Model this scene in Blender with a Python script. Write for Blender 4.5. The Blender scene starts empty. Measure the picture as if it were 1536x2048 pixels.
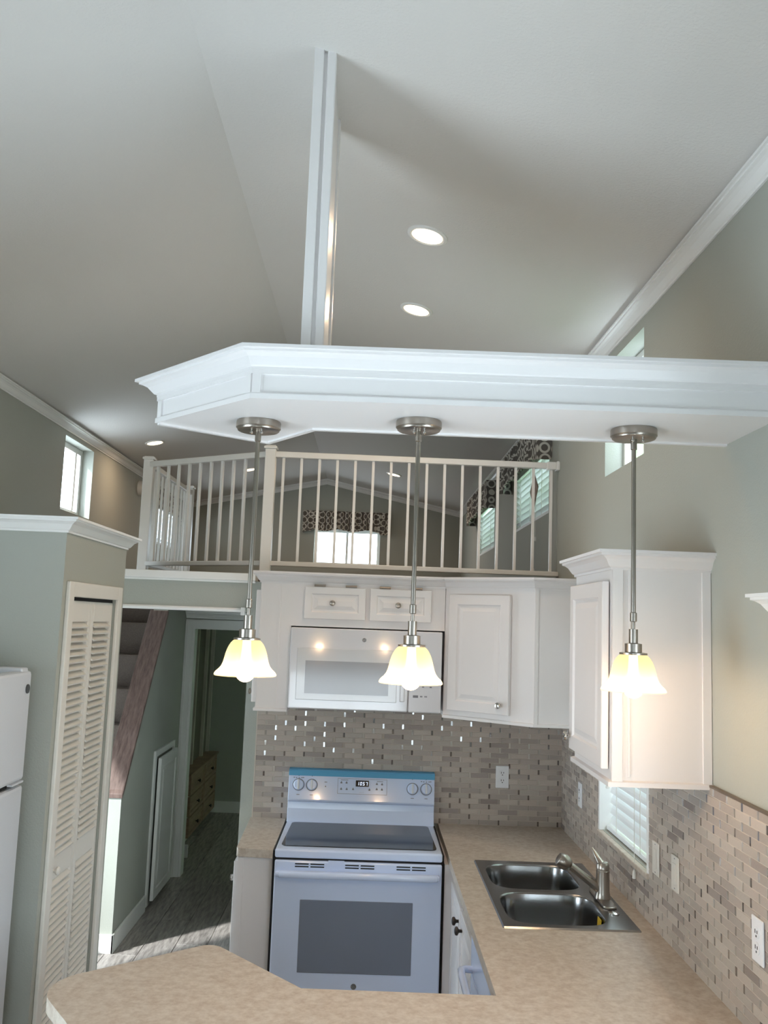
import bpy, math, random
from mathutils import Matrix, Vector

random.seed(7)
scn = bpy.context.scene
col = scn.collection

# ------------------------------------------------------------------ camera
F_PX = 1780.0
PITCH, YAW, ROLL = math.radians(6.97), math.radians(0.70), math.radians(2.09)
CAM_H = 1.963
fwd = Vector((math.sin(YAW) * math.cos(PITCH), math.cos(YAW) * math.cos(PITCH), math.sin(PITCH)))
rgt = Vector((math.cos(YAW), -math.sin(YAW), 0))
upv = rgt.cross(fwd)
r2 = math.cos(ROLL) * rgt + math.sin(ROLL) * upv
u2 = -math.sin(ROLL) * rgt + math.cos(ROLL) * upv
cd = bpy.data.cameras.new('camera')
cam = bpy.data.objects.new('camera', cd)
col.objects.link(cam)
m = Matrix((r2, u2, -fwd)).transposed().to_4x4()
m.translation = (0, 0, CAM_H)
cam.matrix_world = m
cd.sensor_fit = 'HORIZONTAL'
cd.sensor_width = 36
cd.lens = F_PX * 36 / 1536
cd.clip_start = 0.05
scn.camera = cam

# ------------------------------------------------------------------ world, exposure
w = bpy.data.worlds.new('world')
scn.world = w
w.use_nodes = True
bg = w.node_tree.nodes['Background']
bg.inputs[0].default_value = (0.83, 0.92, 1.0, 1)
bg.inputs[1].default_value = 11.5
vs = scn.view_settings
vs.view_transform = 'Standard'
vs.look = 'None'
vs.gamma = 1
vs.use_curve_mapping = False
vs.exposure = 0.0
scn.cycles.use_denoising = True
scn.cycles.max_bounces = 9
scn.cycles.diffuse_bounces = 6
scn.cycles.transparent_max_bounces = 12
scn.cycles.caustics_reflective = False
scn.cycles.caustics_refractive = False
scn.cycles.sample_clamp_indirect = 6

sd_ = bpy.data.lights.new('sun', 'SUN'); sd_.energy = 9.0; sd_.angle = math.radians(3); sd_.color = (1, .97, .93)
sun = bpy.data.objects.new('sun', sd_); col.objects.link(sun)
EL = math.radians(40)
sun.rotation_euler = Vector((.72 * math.cos(EL), .694 * math.cos(EL), -math.sin(EL))).to_track_quat('-Z', 'Y').to_euler()

# main dimensions (metres; camera stands at x=0, y=0)
XR, XL = 1.065, -2.196          # side walls
YF, YB = -2.5, 10.6             # end walls
YK = 4.858                      # kitchen back wall
ZW = 3.285                      # ceiling height at the side walls
XM, ZM = -0.565, 3.63           # ridge
ZC = 0.914                      # counter top
ZH, ZL = 1.985, 2.19            # hall ceiling, loft floor

def portal(loc, rot, sx, sy):
    d = bpy.data.lights.new('window_daylight', 'AREA')
    d.shape = 'RECTANGLE'; d.size = sx; d.size_y = sy; d.energy = 1
    d.cycles.is_portal = True
    o = bpy.data.objects.new('window_daylight', d); col.objects.link(o)
    o.location = loc; o.rotation_euler = rot
# (wall, a0, a1, z0, z1): openings in the walls that let the daylight in
WIN_R = [(0.5, 2.0, 0.95, 1.93), (3.38, 4.05, 1.085, 1.9), (3.46, 4.05, 2.66, 3.18), (5.35, 6.65, 2.65, 3.08), (7.73, 8.95, 2.63, 3.08), (7.4, 8.9, 0.9, 1.8)]  # last opening is an addition that brings light into the bedroom
WIN_L = [(0.6, 2.0, 0.08, 2.02), (4.25, 5.2, 0.08, 2.05), (6.23, 6.88, 2.66, 3.19), (8.75, 9.95, 2.66, 3.06)]
WIN_F = [(-1.75, 0.5, 0.5, 1.3)]
WIN_B = [(-0.69, 0.095, 2.6, 3.03)]
for a0, a1, z0, z1 in WIN_R: portal((XR + .115, (a0 + a1) / 2, (z0 + z1) / 2), (0, math.pi / 2, 0), z1 - z0, a1 - a0)
for a0, a1, z0, z1 in WIN_L: portal((XL - .115, (a0 + a1) / 2, (z0 + z1) / 2), (0, -math.pi / 2, 0), z1 - z0, a1 - a0)
for a0, a1, z0, z1 in WIN_F: portal(((a0 + a1) / 2, YF - .115, (z0 + z1) / 2), (math.pi / 2, 0, 0), a1 - a0, z1 - z0)
for a0, a1, z0, z1 in WIN_B: portal(((a0 + a1) / 2, YB + .115, (z0 + z1) / 2), (-math.pi / 2, 0, 0), a1 - a0, z1 - z0)

# ------------------------------------------------------------------ materials
def s2l(c):
    return tuple(((v / 255) / 12.92 if v / 255 <= .04045 else ((v / 255 + .055) / 1.055) ** 2.4) for v in c) + (1,)
MATS = {}
def mat(name, rgb, rough=.5, metal=0, bump=0, bscale=200, noise=None, nscale=8, spec=.5, emit=None, estr=0, coat=0, stretch=None, rnd=0):
    """principled surface; noise = second colour mixed in by a noise texture; rnd = lightness spread between objects"""
    mm = bpy.data.materials.new(name); mm.use_nodes = True
    nt = mm.node_tree; N = nt.nodes; L = nt.links; p = N['Principled BSDF']
    p.inputs['Base Color'].default_value = s2l(rgb)
    p.inputs['Roughness'].default_value = rough
    p.inputs['Metallic'].default_value = metal
    p.inputs['Specular IOR Level'].default_value = spec
    p.inputs['Coat Weight'].default_value = coat
    p.inputs['Coat Roughness'].default_value = .05
    if emit:
        p.inputs['Emission Color'].default_value = s2l(emit); p.inputs['Emission Strength'].default_value = estr
    vec = None
    if bump or noise or stretch:
        tc = N.new('ShaderNodeTexCoord'); mp = N.new('ShaderNodeMapping'); L.new(tc.outputs['Object'], mp.inputs[0])
        if stretch: mp.inputs['Scale'].default_value = stretch
        vec = mp.outputs[0]
    src = None
    if noise:
        n = N.new('ShaderNodeTexNoise'); n.inputs['Scale'].default_value = nscale; n.inputs['Detail'].default_value = 6
        n.inputs['Roughness'].default_value = .65
        L.new(vec, n.inputs['Vector'])
        r = N.new('ShaderNodeValToRGB'); r.color_ramp.elements[0].position = .35; r.color_ramp.elements[1].position = .68
        r.color_ramp.elements[0].color = s2l(rgb); r.color_ramp.elements[1].color = s2l(noise)
        L.new(n.outputs['Fac'], r.inputs[0]); src = r.outputs[0]
        L.new(src, p.inputs['Base Color'])
    if rnd:
        oi = N.new('ShaderNodeObjectInfo'); mr = N.new('ShaderNodeMapRange')
        mr.inputs['To Min'].default_value = 1 - rnd; mr.inputs['To Max'].default_value = 1 + rnd
        L.new(oi.outputs['Random'], mr.inputs[0])
        h = N.new('ShaderNodeHueSaturation'); h.inputs['Color'].default_value = s2l(rgb)
        if src: L.new(src, h.inputs['Color'])
        L.new(mr.outputs[0], h.inputs['Value']); L.new(h.outputs[0], p.inputs['Base Color'])
    if bump:
        n2 = N.new('ShaderNodeTexNoise'); n2.inputs['Scale'].default_value = bscale; n2.inputs['Detail'].default_value = 3
        L.new(vec, n2.inputs['Vector'])
        b = N.new('ShaderNodeBump'); b.inputs['Strength'].default_value = bump; b.inputs['Distance'].default_value = .004
        L.new(n2.outputs['Fac'], b.inputs['Height']); L.new(b.outputs[0], p.inputs['Normal'])
    MATS[name] = mm
    return mm
mat('sage_paint', (167, 170, 162), .75, bump=.25, bscale=160)
mat('ceiling_paint', (221, 218, 214), .8, bump=.35, bscale=120)
mat('trim_white', (236, 236, 234), .32)
mat('rail_white', (232, 231, 228), .35)
mat('cabinet_white', (224, 220, 219), .34)
mat('soffit_white', (236, 234, 234), .3)
mat('louver_white', (222, 219, 212), .5)
mat('appliance_white', (208, 221, 246), .14, coat=.4)
mat('microwave_white', (216, 215, 219), .12, coat=.5)
mat('appliance_body', (214, 217, 222), .35)
mat('fridge_white', (200, 204, 210), .4, bump=.15, bscale=400)
mat('counter_laminate', (200, 190, 177), .42, noise=(174, 158, 142), nscale=40, bump=.05, bscale=300)
mat('grout', (196, 186, 174), .8)
TILES = [mat('stone_%d' % i, c, .42, noise=tuple(int(v * .93) for v in c), nscale=9, bump=.1, bscale=60, stretch=(1, 1, 5))
         for i, c in enumerate([(176, 164, 154), (186, 173, 162), (168, 157, 148), (191, 180, 169), (158, 146, 138), (180, 170, 160), (143, 131, 124)])]
mat('glass_strip', (160, 152, 143), .07, spec=1.0, coat=1)
mat('glass_strip_dark', (98, 88, 83), .07, spec=1.0, coat=1)
mat('glass_strip_light', (186, 178, 168), .07, spec=1.0, coat=1)
mat('trim_bronze', (126, 112, 98), .45, metal=.5)
mat('brushed_nickel', (164, 156, 147), .3, metal=1)
mat('polished_nickel', (205, 202, 198), .16, metal=1)
mat('dark_nickel', (70, 66, 64), .35, metal=.9)
mat('stainless', (152, 152, 152), .2, metal=1, bump=.03, bscale=60, stretch=(1, 40, 1))
mat('black_glass', (22, 24, 28), .08, spec=.6)
mat('oven_glass', (122, 130, 146), .12, spec=.6)
mat('mesh_glass', (150, 148, 150), .12, spec=.6)
mat('micro_frame', (206, 206, 208), .12, coat=.4)
mat('shadow_gap', (22, 22, 24), .8)
mat('icon_grey', (120, 120, 126), .6)
mat('logo_grey', (96, 98, 102), .3, metal=.7)
mat('display_black', (8, 9, 14), .15)
mat('display_digit', (215, 230, 255), .5, emit=(215, 230, 255), estr=1.5)
mat('blue_tape', (88, 160, 198), .6)
mat('yellow_label', (212, 178, 44), .5)
mat('carpet', (112, 100, 92), .95, bump=1, bscale=300, noise=(98, 88, 82), nscale=90)
mat('cap_wood', (124, 104, 97), .4, noise=(84, 66, 60), nscale=7, stretch=(10, 1.4, 1.4))
mat('plank_wood', (176, 169, 164), .4, noise=(104, 98, 95), nscale=5, stretch=(9, 1.2, 1), rnd=.12, bump=.08, bscale=60)
mat('dresser_wood', (166, 140, 120), .5, noise=(140, 114, 96), nscale=6, stretch=(1, 1, 9))
mat('dresser_white', (206, 200, 192), .5)
mat('panel_dark', (120, 112, 104), .5)
mat('added_deck_boards', (150, 142, 132), .8, noise=(128, 120, 112), nscale=6, stretch=(1, 9, 1))
mat('hedge_leaves', (92, 118, 74), .8, noise=(150, 172, 128), nscale=9, bump=1, bscale=30)
mat('blind_white', (232, 236, 238), .5)
mat('cord_white', (226, 224, 218), .7)
mat('tag_wood', (150, 130, 118), .6, noise=(110, 92, 84), nscale=40)
mat('outlet_white', (228, 228, 230), .35)
mat('switch_almond', (214, 209, 200), .4)
mat('slot_dark', (50, 48, 48), .6)

def fabric():
    mm = bpy.data.materials.new('medallion_fabric'); mm.use_nodes = True
    nt = mm.node_tree; N = nt.nodes; L = nt.links; p = N['Principled BSDF']; p.inputs['Roughness'].default_value = .9
    tc = N.new('ShaderNodeTexCoord'); v = N.new('ShaderNodeTexVoronoi'); v.inputs['Scale'].default_value = 14
    v.inputs['Randomness'].default_value = .25
    L.new(tc.outputs['Object'], v.inputs['Vector'])
    mu = N.new('ShaderNodeMath'); mu.operation = 'MULTIPLY'; mu.inputs[1].default_value = 15
    sn = N.new('ShaderNodeMath'); sn.operation = 'SINE'
    L.new(v.outputs['Distance'], mu.inputs[0]); L.new(mu.outputs[0], sn.inputs[0])
    r = N.new('ShaderNodeValToRGB'); r.color_ramp.elements[0].position = .42; r.color_ramp.elements[1].position = .6
    r.color_ramp.elements[0].color = s2l((96, 92, 88)); r.color_ramp.elements[1].color = s2l((196, 194, 186))
    L.new(sn.outputs[0], r.inputs[0]); L.new(r.outputs[0], p.inputs['Base Color'])
    MATS['medallion_fabric'] = mm
fabric()

def glassy(name, tint, gloss, rough=.02):
    mm = bpy.data.materials.new(name); mm.use_nodes = True
    nt = mm.node_tree; N = nt.nodes; L = nt.links; N.clear()
    o = N.new('ShaderNodeOutputMaterial'); t = N.new('ShaderNodeBsdfTransparent'); g = N.new('ShaderNodeBsdfGlossy')
    t.inputs[0].default_value = tint; g.inputs['Roughness'].default_value = rough
    mx = N.new('ShaderNodeMixShader'); mx.inputs[0].default_value = gloss
    L.new(t.outputs[0], mx.inputs[1]); L.new(g.outputs[0], mx.inputs[2]); L.new(mx.outputs[0], o.inputs[0])
    MATS[name] = mm
glassy('window_glass', (.95, .98, .99, 1), .06)

def shade_glass():
    mm = bpy.data.materials.new('amber_shade_glass'); mm.use_nodes = True
    nt = mm.node_tree; N = nt.nodes; L = nt.links; N.clear()
    o = N.new('ShaderNodeOutputMaterial')
    tr = N.new('ShaderNodeBsdfTranslucent'); tr.inputs[0].default_value = (.88, .87, .68, 1)
    df = N.new('ShaderNodeBsdfDiffuse'); df.inputs[0].default_value = (.85, .72, .5, 1)
    tp = N.new('ShaderNodeBsdfTransparent'); tp.inputs[0].default_value = (1, .9, .72, 1)
    ad = N.new('ShaderNodeMixShader'); ad.inputs[0].default_value = .25
    L.new(tr.outputs[0], ad.inputs[1]); L.new(df.outputs[0], ad.inputs[2])
    mx = N.new('ShaderNodeMixShader'); mx.inputs[0].default_value = .3
    L.new(ad.outputs[0], mx.inputs[1]); L.new(tp.outputs[0], mx.inputs[2]); L.new(mx.outputs[0], o.inputs[0])
    MATS['amber_shade_glass'] = mm
shade_glass()
mat('bulb_glow', (255, 236, 200), .5, emit=(255, 226, 176), estr=6)
mat('downlight_lens', (255, 240, 215), .5, emit=(255, 226, 184), estr=7)

# ------------------------------------------------------------------ mesh building
class B:
    """collects vertices and faces of one mesh, in world coordinates"""
    def __init__(s): s.v = []; s.f = []; s.sm = []; s.mi = []
    def add(s, vs, fs, smooth=False, mi=0, M=None):
        o = len(s.v)
        s.v += [tuple(M @ Vector(q)) if M is not None else tuple(q) for q in vs]
        for f in fs:
            s.f.append([o + i for i in f]); s.sm.append(smooth); s.mi.append(mi)
        return s
    def box(s, x0, x1, y0, y1, z0, z1, mi=0, M=None):
        vs = [(x, y, z) for z in (z0, z1) for y in (y0, y1) for x in (x0, x1)]
        return s.add(vs, [(0, 2, 3, 1), (4, 5, 7, 6), (0, 1, 5, 4), (2, 6, 7, 3), (0, 4, 6, 2), (1, 3, 7, 5)], mi=mi, M=M)
    def prism(s, poly, z0, z1, axis='z', M=None):
        """poly: list of 2D points; axis z -> (x,y) extruded in z, x -> (y,z) extruded in x, y -> (x,z) extruded in y"""
        def P(p, t):
            return (p[0], p[1], t) if axis == 'z' else (t, p[0], p[1]) if axis == 'x' else (p[0], t, p[1])
        n = len(poly)
        a = sum(poly[i][0] * poly[(i + 1) % n][1] - poly[(i + 1) % n][0] * poly[i][1] for i in range(n))
        poly = list(poly)
        flip = (a < 0) != (axis == 'y')
        vs = [P(p, z0) for p in poly] + [P(p, z1) for p in poly]
        fs = [list(range(n))[::-1], list(range(n, 2 * n))] + [(i, (i + 1) % n, n + (i + 1) % n, n + i) for i in range(n)]
        if flip: fs = [list(f)[::-1] for f in fs]
        return s.add(vs, fs, M=M)
    def lathe(s, prof, c=(0, 0, 0), axis='z', n=32, M=None, cap=True, smooth=True):
        """prof: list of (radius, height)"""
        vs = []; fs = []
        for r, h in prof:
            for k in range(n):
                a = 2 * math.pi * k / n
                q = (r * math.cos(a), r * math.sin(a), h)
                if axis == 'x': q = (q[2], q[0], q[1])
                if axis == 'y': q = (q[0], q[2], q[1])
                vs.append((c[0] + q[0], c[1] + q[1], c[2] + q[2]))
        for i in range(len(prof) - 1):
            for k in range(n):
                f = (i * n + k, i * n + (k + 1) % n, (i + 1) * n + (k + 1) % n, (i + 1) * n + k)
                fs.append(f if axis != 'y' else f[::-1])
        s.add(vs, fs, smooth=smooth, M=M)
        if cap:
            o = len(s.v) - len(vs)
            for i, first in ((0, True), (len(prof) - 1, False)):
                if prof[i][0] > 1e-5:
                    f = [o + i * n + k for k in range(n)]
                    s.f.append(f[::-1] if first != (axis == 'y') else f); s.sm.append(False); s.mi.append(0)
        return s
    def tube(s, pts, r, n=12, caps=True):
        pts = [Vector(p) for p in pts]; rs = r if isinstance(r, (list, tuple)) else [r] * len(pts)
        vs = []; fs = []; ref = None
        for i, p in enumerate(pts):
            t = (pts[min(i + 1, len(pts) - 1)] - pts[max(i - 1, 0)]).normalized()
            if ref is None: ref = t.cross(Vector((0, 0, 1)) if abs(t.z) < .9 else Vector((1, 0, 0))).normalized()
            u = (ref - ref.dot(t) * t).normalized(); ref = u; q = t.cross(u)
            for k in range(n):
                a = 2 * math.pi * k / n
                vs.append(p + rs[i] * (math.cos(a) * u + math.sin(a) * q))
        for i in range(len(pts) - 1):
            for k in range(n):
                fs.append((i * n + k, i * n + (k + 1) % n, (i + 1) * n + (k + 1) % n, (i + 1) * n + k))
        s.add(vs, fs, smooth=True)
        if caps:
            o = len(s.v) - len(vs); m_ = (len(pts) - 1) * n
            s.f += [[o + k for k in range(n)][::-1], [o + m_ + k for k in range(n)]]; s.sm += [False] * 2; s.mi += [0] * 2
        return s
    def sweep(s, pts, outs, ups, prof):
        """closed profile (o,u) carried along pts with given out and up vectors"""
        n = len(prof); vs = []; fs = []
        for p, o, u in zip(pts, outs, ups):
            for a, b in prof: vs.append(Vector(p) + a * Vector(o) + b * Vector(u))
        for i in range(len(pts) - 1):
            for k in range(n):
                fs.append((i * n + k, (i + 1) * n + k, (i + 1) * n + (k + 1) % n, i * n + (k + 1) % n))
        fs += [list(range(n)), [(len(pts) - 1) * n + k for k in range(n)][::-1]]
        return s.add(vs, fs)
    def moulding(s, path, z, prof, side=1):
        """profile along a horizontal polyline with mitred corners; side=1: outward is to the right of the direction of travel"""
        P = [Vector((x, y, 0)) for x, y in path]; outs = []
        nr = []
        for i in range(len(P) - 1):
            d = (P[i + 1] - P[i]).normalized(); nr.append(Vector((d.y, -d.x, 0)) * side)
        for i in range(len(P)):
            if i == 0: outs.append(nr[0])
            elif i == len(P) - 1: outs.append(nr[-1])
            else:
                b = nr[i - 1] + nr[i]; outs.append(b * (2 / b.length_squared))
        return s.sweep([Vector((p.x, p.y, z)) for p in P], outs, [Vector((0, 0, 1))] * len(P), prof)
    def xf(s, M):
        s.v = [tuple(M @ Vector(q)) for q in s.v]; return s

def link_mesh(name, b, mats, origin):
    me = bpy.data.meshes.new(name)
    ox, oy, oz = origin
    me.from_pydata([(x - ox, y - oy, z - oz) for x, y, z in b.v], [], b.f)
    mats = mats if isinstance(mats, (list, tuple)) else [mats]
    for k in mats: me.materials.append(k if not isinstance(k, str) else MATS[k])
    me.polygons.foreach_set('use_smooth', b.sm)
    me.polygons.foreach_set('material_index', b.mi)
    me.update()
    import bmesh
    bm = bmesh.new(); bm.from_mesh(me); bmesh.ops.recalc_face_normals(bm, faces=bm.faces); bm.to_mesh(me); bm.free()
    if any(b.sm): me.set_sharp_from_angle(angle=math.radians(36))
    o = bpy.data.objects.new(name, me); col.objects.link(o)
    return o
def bevel(o, wd, seg=2):
    md = o.modifiers.new('bevel', 'BEVEL'); md.width = wd; md.segments = seg; md.limit_method = 'ANGLE'; md.angle_limit = math.radians(40)
ORG = {}
def thing(name, label, cat, loc, group=None):
    o = bpy.data.objects.new(name, None); col.objects.link(o); o.location = loc; o.empty_display_size = .05
    o['label'] = label; o['category'] = cat
    if group: o['group'] = group
    ORG[o.name] = tuple(loc)
    return o
def part(name, b, mats, parent, bev=0, label=None):
    org = ORG[parent.name]
    o = link_mesh(name, b, mats, org)
    o.parent = parent; ORG[o.name] = org
    if bev: bevel(o, bev)
    if label: o['label'] = label
    return o
def single(name, b, mats, label, cat, group=None, bev=0):
    xs = [q[0] for q in b.v]; ys = [q[1] for q in b.v]; zs = [q[2] for q in b.v]
    org = ((min(xs) + max(xs)) / 2, (min(ys) + max(ys)) / 2, min(zs))
    o = link_mesh(name, b, mats, org); o.location = org
    o['label'] = label; o['category'] = cat
    if group: o['group'] = group
    ORG[o.name] = org
    if bev: bevel(o, bev)
    return o
def struct(name, b, mats, bev=0):
    o = link_mesh(name, b, mats, (0, 0, 0)); o['kind'] = 'structure'; ORG[o.name] = (0, 0, 0)
    if bev: bevel(o, bev)
    return o
def copy_tree(o, parent=None):
    c = o.copy(); col.objects.link(c); c.parent = parent; ORG[c.name] = ORG.get(o.name, (0, 0, 0))
    for ch in list(o.children): copy_tree(ch, c)
    return c
def inst(name, me, parent, loc, scale=(1, 1, 1), rot=(0, 0, 0)):
    """one more object sharing a mesh, loc in world coordinates"""
    o = bpy.data.objects.new(name, me); col.objects.link(o); o.parent = parent
    og = ORG[parent.name]; o.location = (loc[0] - og[0], loc[1] - og[1], loc[2] - og[2]); o.scale = scale; o.rotation_euler = rot
    ORG[o.name] = og
    return o
def unit_mesh(name, b, m_):
    o = link_mesh(name, b, m_, (0, 0, 0)); me = o.data; bpy.data.objects.remove(o); return me
def Mxy(x, y, z, rz): return Matrix.Translation((x, y, z)) @ Matrix.Rotation(rz, 4, 'Z')

CROWN = [(0, 0), (.007, 0), (.007, .007), (.013, .010), (.019, .018), (.027, .030), (.037, .037), (.046, .040), (.046, .047), (.055, .047), (.055, .056), (0, .056)]
def scaled(prof, a, b): return [(o * a, u * b) for o, u in prof]

# ------------------------------------------------------------------ walls with openings
def wall_cells(b, axis, plane, thick, a0, a1, z0, z1, holes, ztop=None):
    """wall panel standing at plane (normal along axis), holes = (a0,a1,z0,z1)"""
    A = sorted({a0, a1, *[h[0] for h in holes], *[h[1] for h in holes]})
    Z = sorted({z0, z1, *[h[2] for h in holes], *[h[3] for h in holes]})
    def solid(i, j):
        if i < 0 or j < 0 or i >= len(A) - 1 or j >= len(Z) - 1: return False
        ca, cz = (A[i] + A[i + 1]) / 2, (Z[j] + Z[j + 1]) / 2
        return not any(h[0] < ca < h[1] and h[2] < cz < h[3] for h in holes)
    def P(t, a, z): return (plane + t, a, z) if axis == 'x' else (a, plane + t, z)
    for i in range(len(A) - 1):
        for j in range(len(Z) - 1):
            if not solid(i, j): continue
            p, q, r, s_ = A[i], A[i + 1], Z[j], Z[j + 1]
            for t in (0, thick): b.add([P(t, p, r), P(t, q, r), P(t, q, s_), P(t, p, s_)], [(0, 1, 2, 3)])
            if not solid(i - 1, j): b.add([P(0, p, r), P(thick, p, r), P(thick, p, s_), P(0, p, s_)], [(0, 1, 2, 3)])
            if not solid(i + 1, j): b.add([P(0, q, r), P(thick, q, r), P(thick, q, s_), P(0, q, s_)], [(0, 1, 2, 3)])
            if not solid(i, j - 1): b.add([P(0, p, r), P(thick, p, r), P(thick, q, r), P(0, q, r)], [(0, 1, 2, 3)])
            if not solid(i, j + 1): b.add([P(0, p, s_), P(thick, p, s_), P(thick, q, s_), P(0, q, s_)], [(0, 1, 2, 3)])
    return b
T = .12
struct('wall_right', wall_cells(B(), 'x', XR, T, YF, YB, 0, ZW + .05, WIN_R), 'sage_paint')
struct('wall_left', wall_cells(B(), 'x', XL, -T, YF, YB, 0, ZW + .05, WIN_L), 'sage_paint')
bb = wall_cells(B(), 'y', YF, -T, XL - T, XR + T, 0, ZW, WIN_F)
bb.prism([(XL - T, ZW), (XR + T, ZW), (XM, ZM + .02)], YF - T, YF, 'y')
struct('wall_front', bb, 'sage_paint')
bb = wall_cells(B(), 'y', YB, T, XL - T, XR + T, 0, ZW, WIN_B)
bb.prism([(XL - T, ZW), (XR + T, ZW), (XM, ZM + .02)], YB, YB + T, 'y')
struct('wall_back', bb, 'sage_paint')
SL = (ZM - ZW) / (XR - XM); SLL = (ZM - ZW) / (XM - XL)
zt = .14
struct('ceiling', B().prism([(XL - T, ZW - SLL * T), (XM, ZM), (XR + T, ZW - SL * T), (XR + T, ZW - SL * T + zt), (XM, ZM + zt), (XL - T, ZW - SLL * T + zt)], YF - T, YB + T, 'y'), 'ceiling_paint')
def ceil_z(x): return ZM - (SL if x > XM else SLL) * abs(x - XM)

# unseen slab added outside the sliding glass door to keep the sun out
struct('added_sun_blocker', B().box(XL - 1.9, XL - T - .01, -1.2, 2.5, 2.15, 2.22), 'trim_white')
struct('added_deck', B().box(XL - 2.6, XL - T - .005, 3.4, 6.4, -.3, -.06), 'added_deck_boards')  # unseen deck added to cut daylight rising through the entry door
# clipped hedge outside the right-hand windows
def hedge():
    q = B(); ny, nz = 70, 34
    rr = random.Random(3)
    def pt(i, j, sgn):
        y = 1.5 + 11.5 * i / ny; z = -.3 + 4.9 * j / nz
        edge = min(1, min(j, nz - j, i, ny - i) / 3)
        return (XR + 2.1 + sgn * (.55 * (edge ** .5)) + rr.uniform(-.09, .09), y + rr.uniform(-.05, .05), z + rr.uniform(-.05, .05))
    for sgn in (-1, 1):
        vs = [pt(i, j, sgn) for i in range(ny + 1) for j in range(nz + 1)]
        q.add(vs, [(i * (nz + 1) + j, (i + 1) * (nz + 1) + j, (i + 1) * (nz + 1) + j + 1, i * (nz + 1) + j + 1) for i in range(ny) for j in range(nz)])
    return single('hedge', q, 'hedge_leaves', 'tall green hedge standing outside the right-hand windows', 'hedge')
hedge()

# crown moulding where walls and ceiling meet
zc_ = ZW - .056 - .006
struct('trim_1', B().moulding([(XR, YF), (XR, YB)], zc_, CROWN, side=-1), 'trim_white')
struct('trim_2', B().moulding([(XL, YF), (XL, YB)], zc_, CROWN, side=1), 'trim_white')
struct('trim_3', B().sweep([(XL, YB, zc_), (XM, YB, zc_ + ZM - ZW), (XR, YB, zc_)], [(0, -1, 0)] * 3, [(0, 0, 1)] * 3, scaled(CROWN, 1, 1.15)), 'trim_white')

# floor slab with planks running to the back of the house
floor = struct('floor', B().box(XL - T, XR + T, YF - T, YB + T, -.12, -.012), 'shadow_gap')
PW, PL = .186, 1.22
pk = B()
for i_ in range(1):
    c = .0025
    pk.add([(-PW / 2 + c, -PL / 2 + c, 0), (PW / 2 - c, -PL / 2 + c, 0), (PW / 2 - c, PL / 2 - c, 0), (-PW / 2 + c, PL / 2 - c, 0),
            (-PW / 2 + .0006, -PL / 2 + .0006, -.003), (PW / 2 - .0006, -PL / 2 + .0006, -.003), (PW / 2 - .0006, PL / 2 - .0006, -.003), (-PW / 2 + .0006, PL / 2 - .0006, -.003),
            (-PW / 2 + .0006, -PL / 2 + .0006, -.012), (PW / 2 - .0006, -PL / 2 + .0006, -.012), (PW / 2 - .0006, PL / 2 - .0006, -.012), (-PW / 2 + .0006, PL / 2 - .0006, -.012)],
           [(0, 1, 2, 3)] + [(a, (a + 1) % 4, 4 + (a + 1) % 4, 4 + a) for a in range(4)] + [(4 + a, 4 + (a + 1) % 4, 8 + (a + 1) % 4, 8 + a) for a in range(4)])
plank_me = unit_mesh('plank', pk, 'plank_wood')
nx = int((XR - XL) / PW) + 1
for i in range(nx):
    off = (.0, .43, .81, .22, .62)[i % 5]
    x = XL + PW * (i + .5)
    sx = 1.0
    if x + PW / 2 > XR:
        sx = (XR - (x - PW / 2)) / PW; x = x - PW / 2 + sx * PW / 2
    y = YF - off
    while y < YB:
        y0, y1 = max(y, YF), min(y + PL, YB)
        if y1 - y0 > .05: inst('plank', plank_me, floor, (x, (y0 + y1) / 2, 0), (sx, (y1 - y0) / PL, 1))
        y += PL

# kitchen back wall, hall side wall, loft floor, header above the hall
XH0, XH1 = -1.42, -.644         # hall
struct('wall_kitchen', B().box(XH1, XR, YK, YK + .1, 0, 2.15), 'sage_paint')
struct('wall_hall_right', B().box(XH1, XH1 + .1, YK + .1, 7.05, 0, ZH), 'sage_paint')
struct('ceiling_hall', B().box(XH0, XR, YK + .1, 9.3, ZH, ZH + .02), 'ceiling_paint')
lf = B().box(XH0, XR, YK + .1, YB, ZH + .02, ZL).box(XL, XH0, 6.72, YB, ZH + .02, ZL)
struct('floor_loft', lf, 'carpet')
struct('wall_header', B().box(XL, XH1, YK, YK + .1, ZH, 2.152), 'sage_paint')
struct('trim_4', B().box(XL, XH1 + .02, YK - .022, YK + .1, 2.152, 2.192).box(XL, XH1 + .02, YK - .012, YK, 2.140, 2.152), 'trim_white', bev=.003)
struct('trim_5', B().sweep([(XH0, YK, ZH), (XH1 - .03, YK, ZH)], [(0, -1, 0)] * 2, [(0, 0, 1)] * 2, [(0, -.004), (.012, -.002), (.014, .01), (.008, .018), (0, .018)]).box(XH1 - .05, XH1 - .028, YK - .016, YK + .012, ZH - .02, ZH + .022), 'trim_white')
struct('trim_6', B().moulding([(XH0, 7.0), (XH1, 7.0)], ZH - .056, CROWN, side=1), 'trim_white')
struct('wall_hall_end', wall_cells(B(), 'y', 7.0, .1, XL, XR, 0, ZH, [(XH0 + .06, XH1 - .06, 0, 1.865)]), 'sage_paint')
struct('wall_bedroom_end', B().box(XL, XR, 9.25, 9.35, 0, ZH + .02), 'sage_paint')
cs = B()
cs.box(XH0 - .0, XH0 + .058, 6.982, 7.0, 0, 1.865).box(XH1 - .058, XH1, 6.982, 7.0, 0, 1.865).box(XH0, XH1, 6.982, 7.0, 1.865, 1.922)
cs.box(XH0 + .058, XH0 + .075, 6.99, 7.1, 0, 1.865).box(XH1 - .075, XH1 - .058, 6.99, 7.1, 0, 1.865).box(XH0 + .075, XH1 - .075, 6.99, 7.1, 1.848, 1.865)
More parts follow.
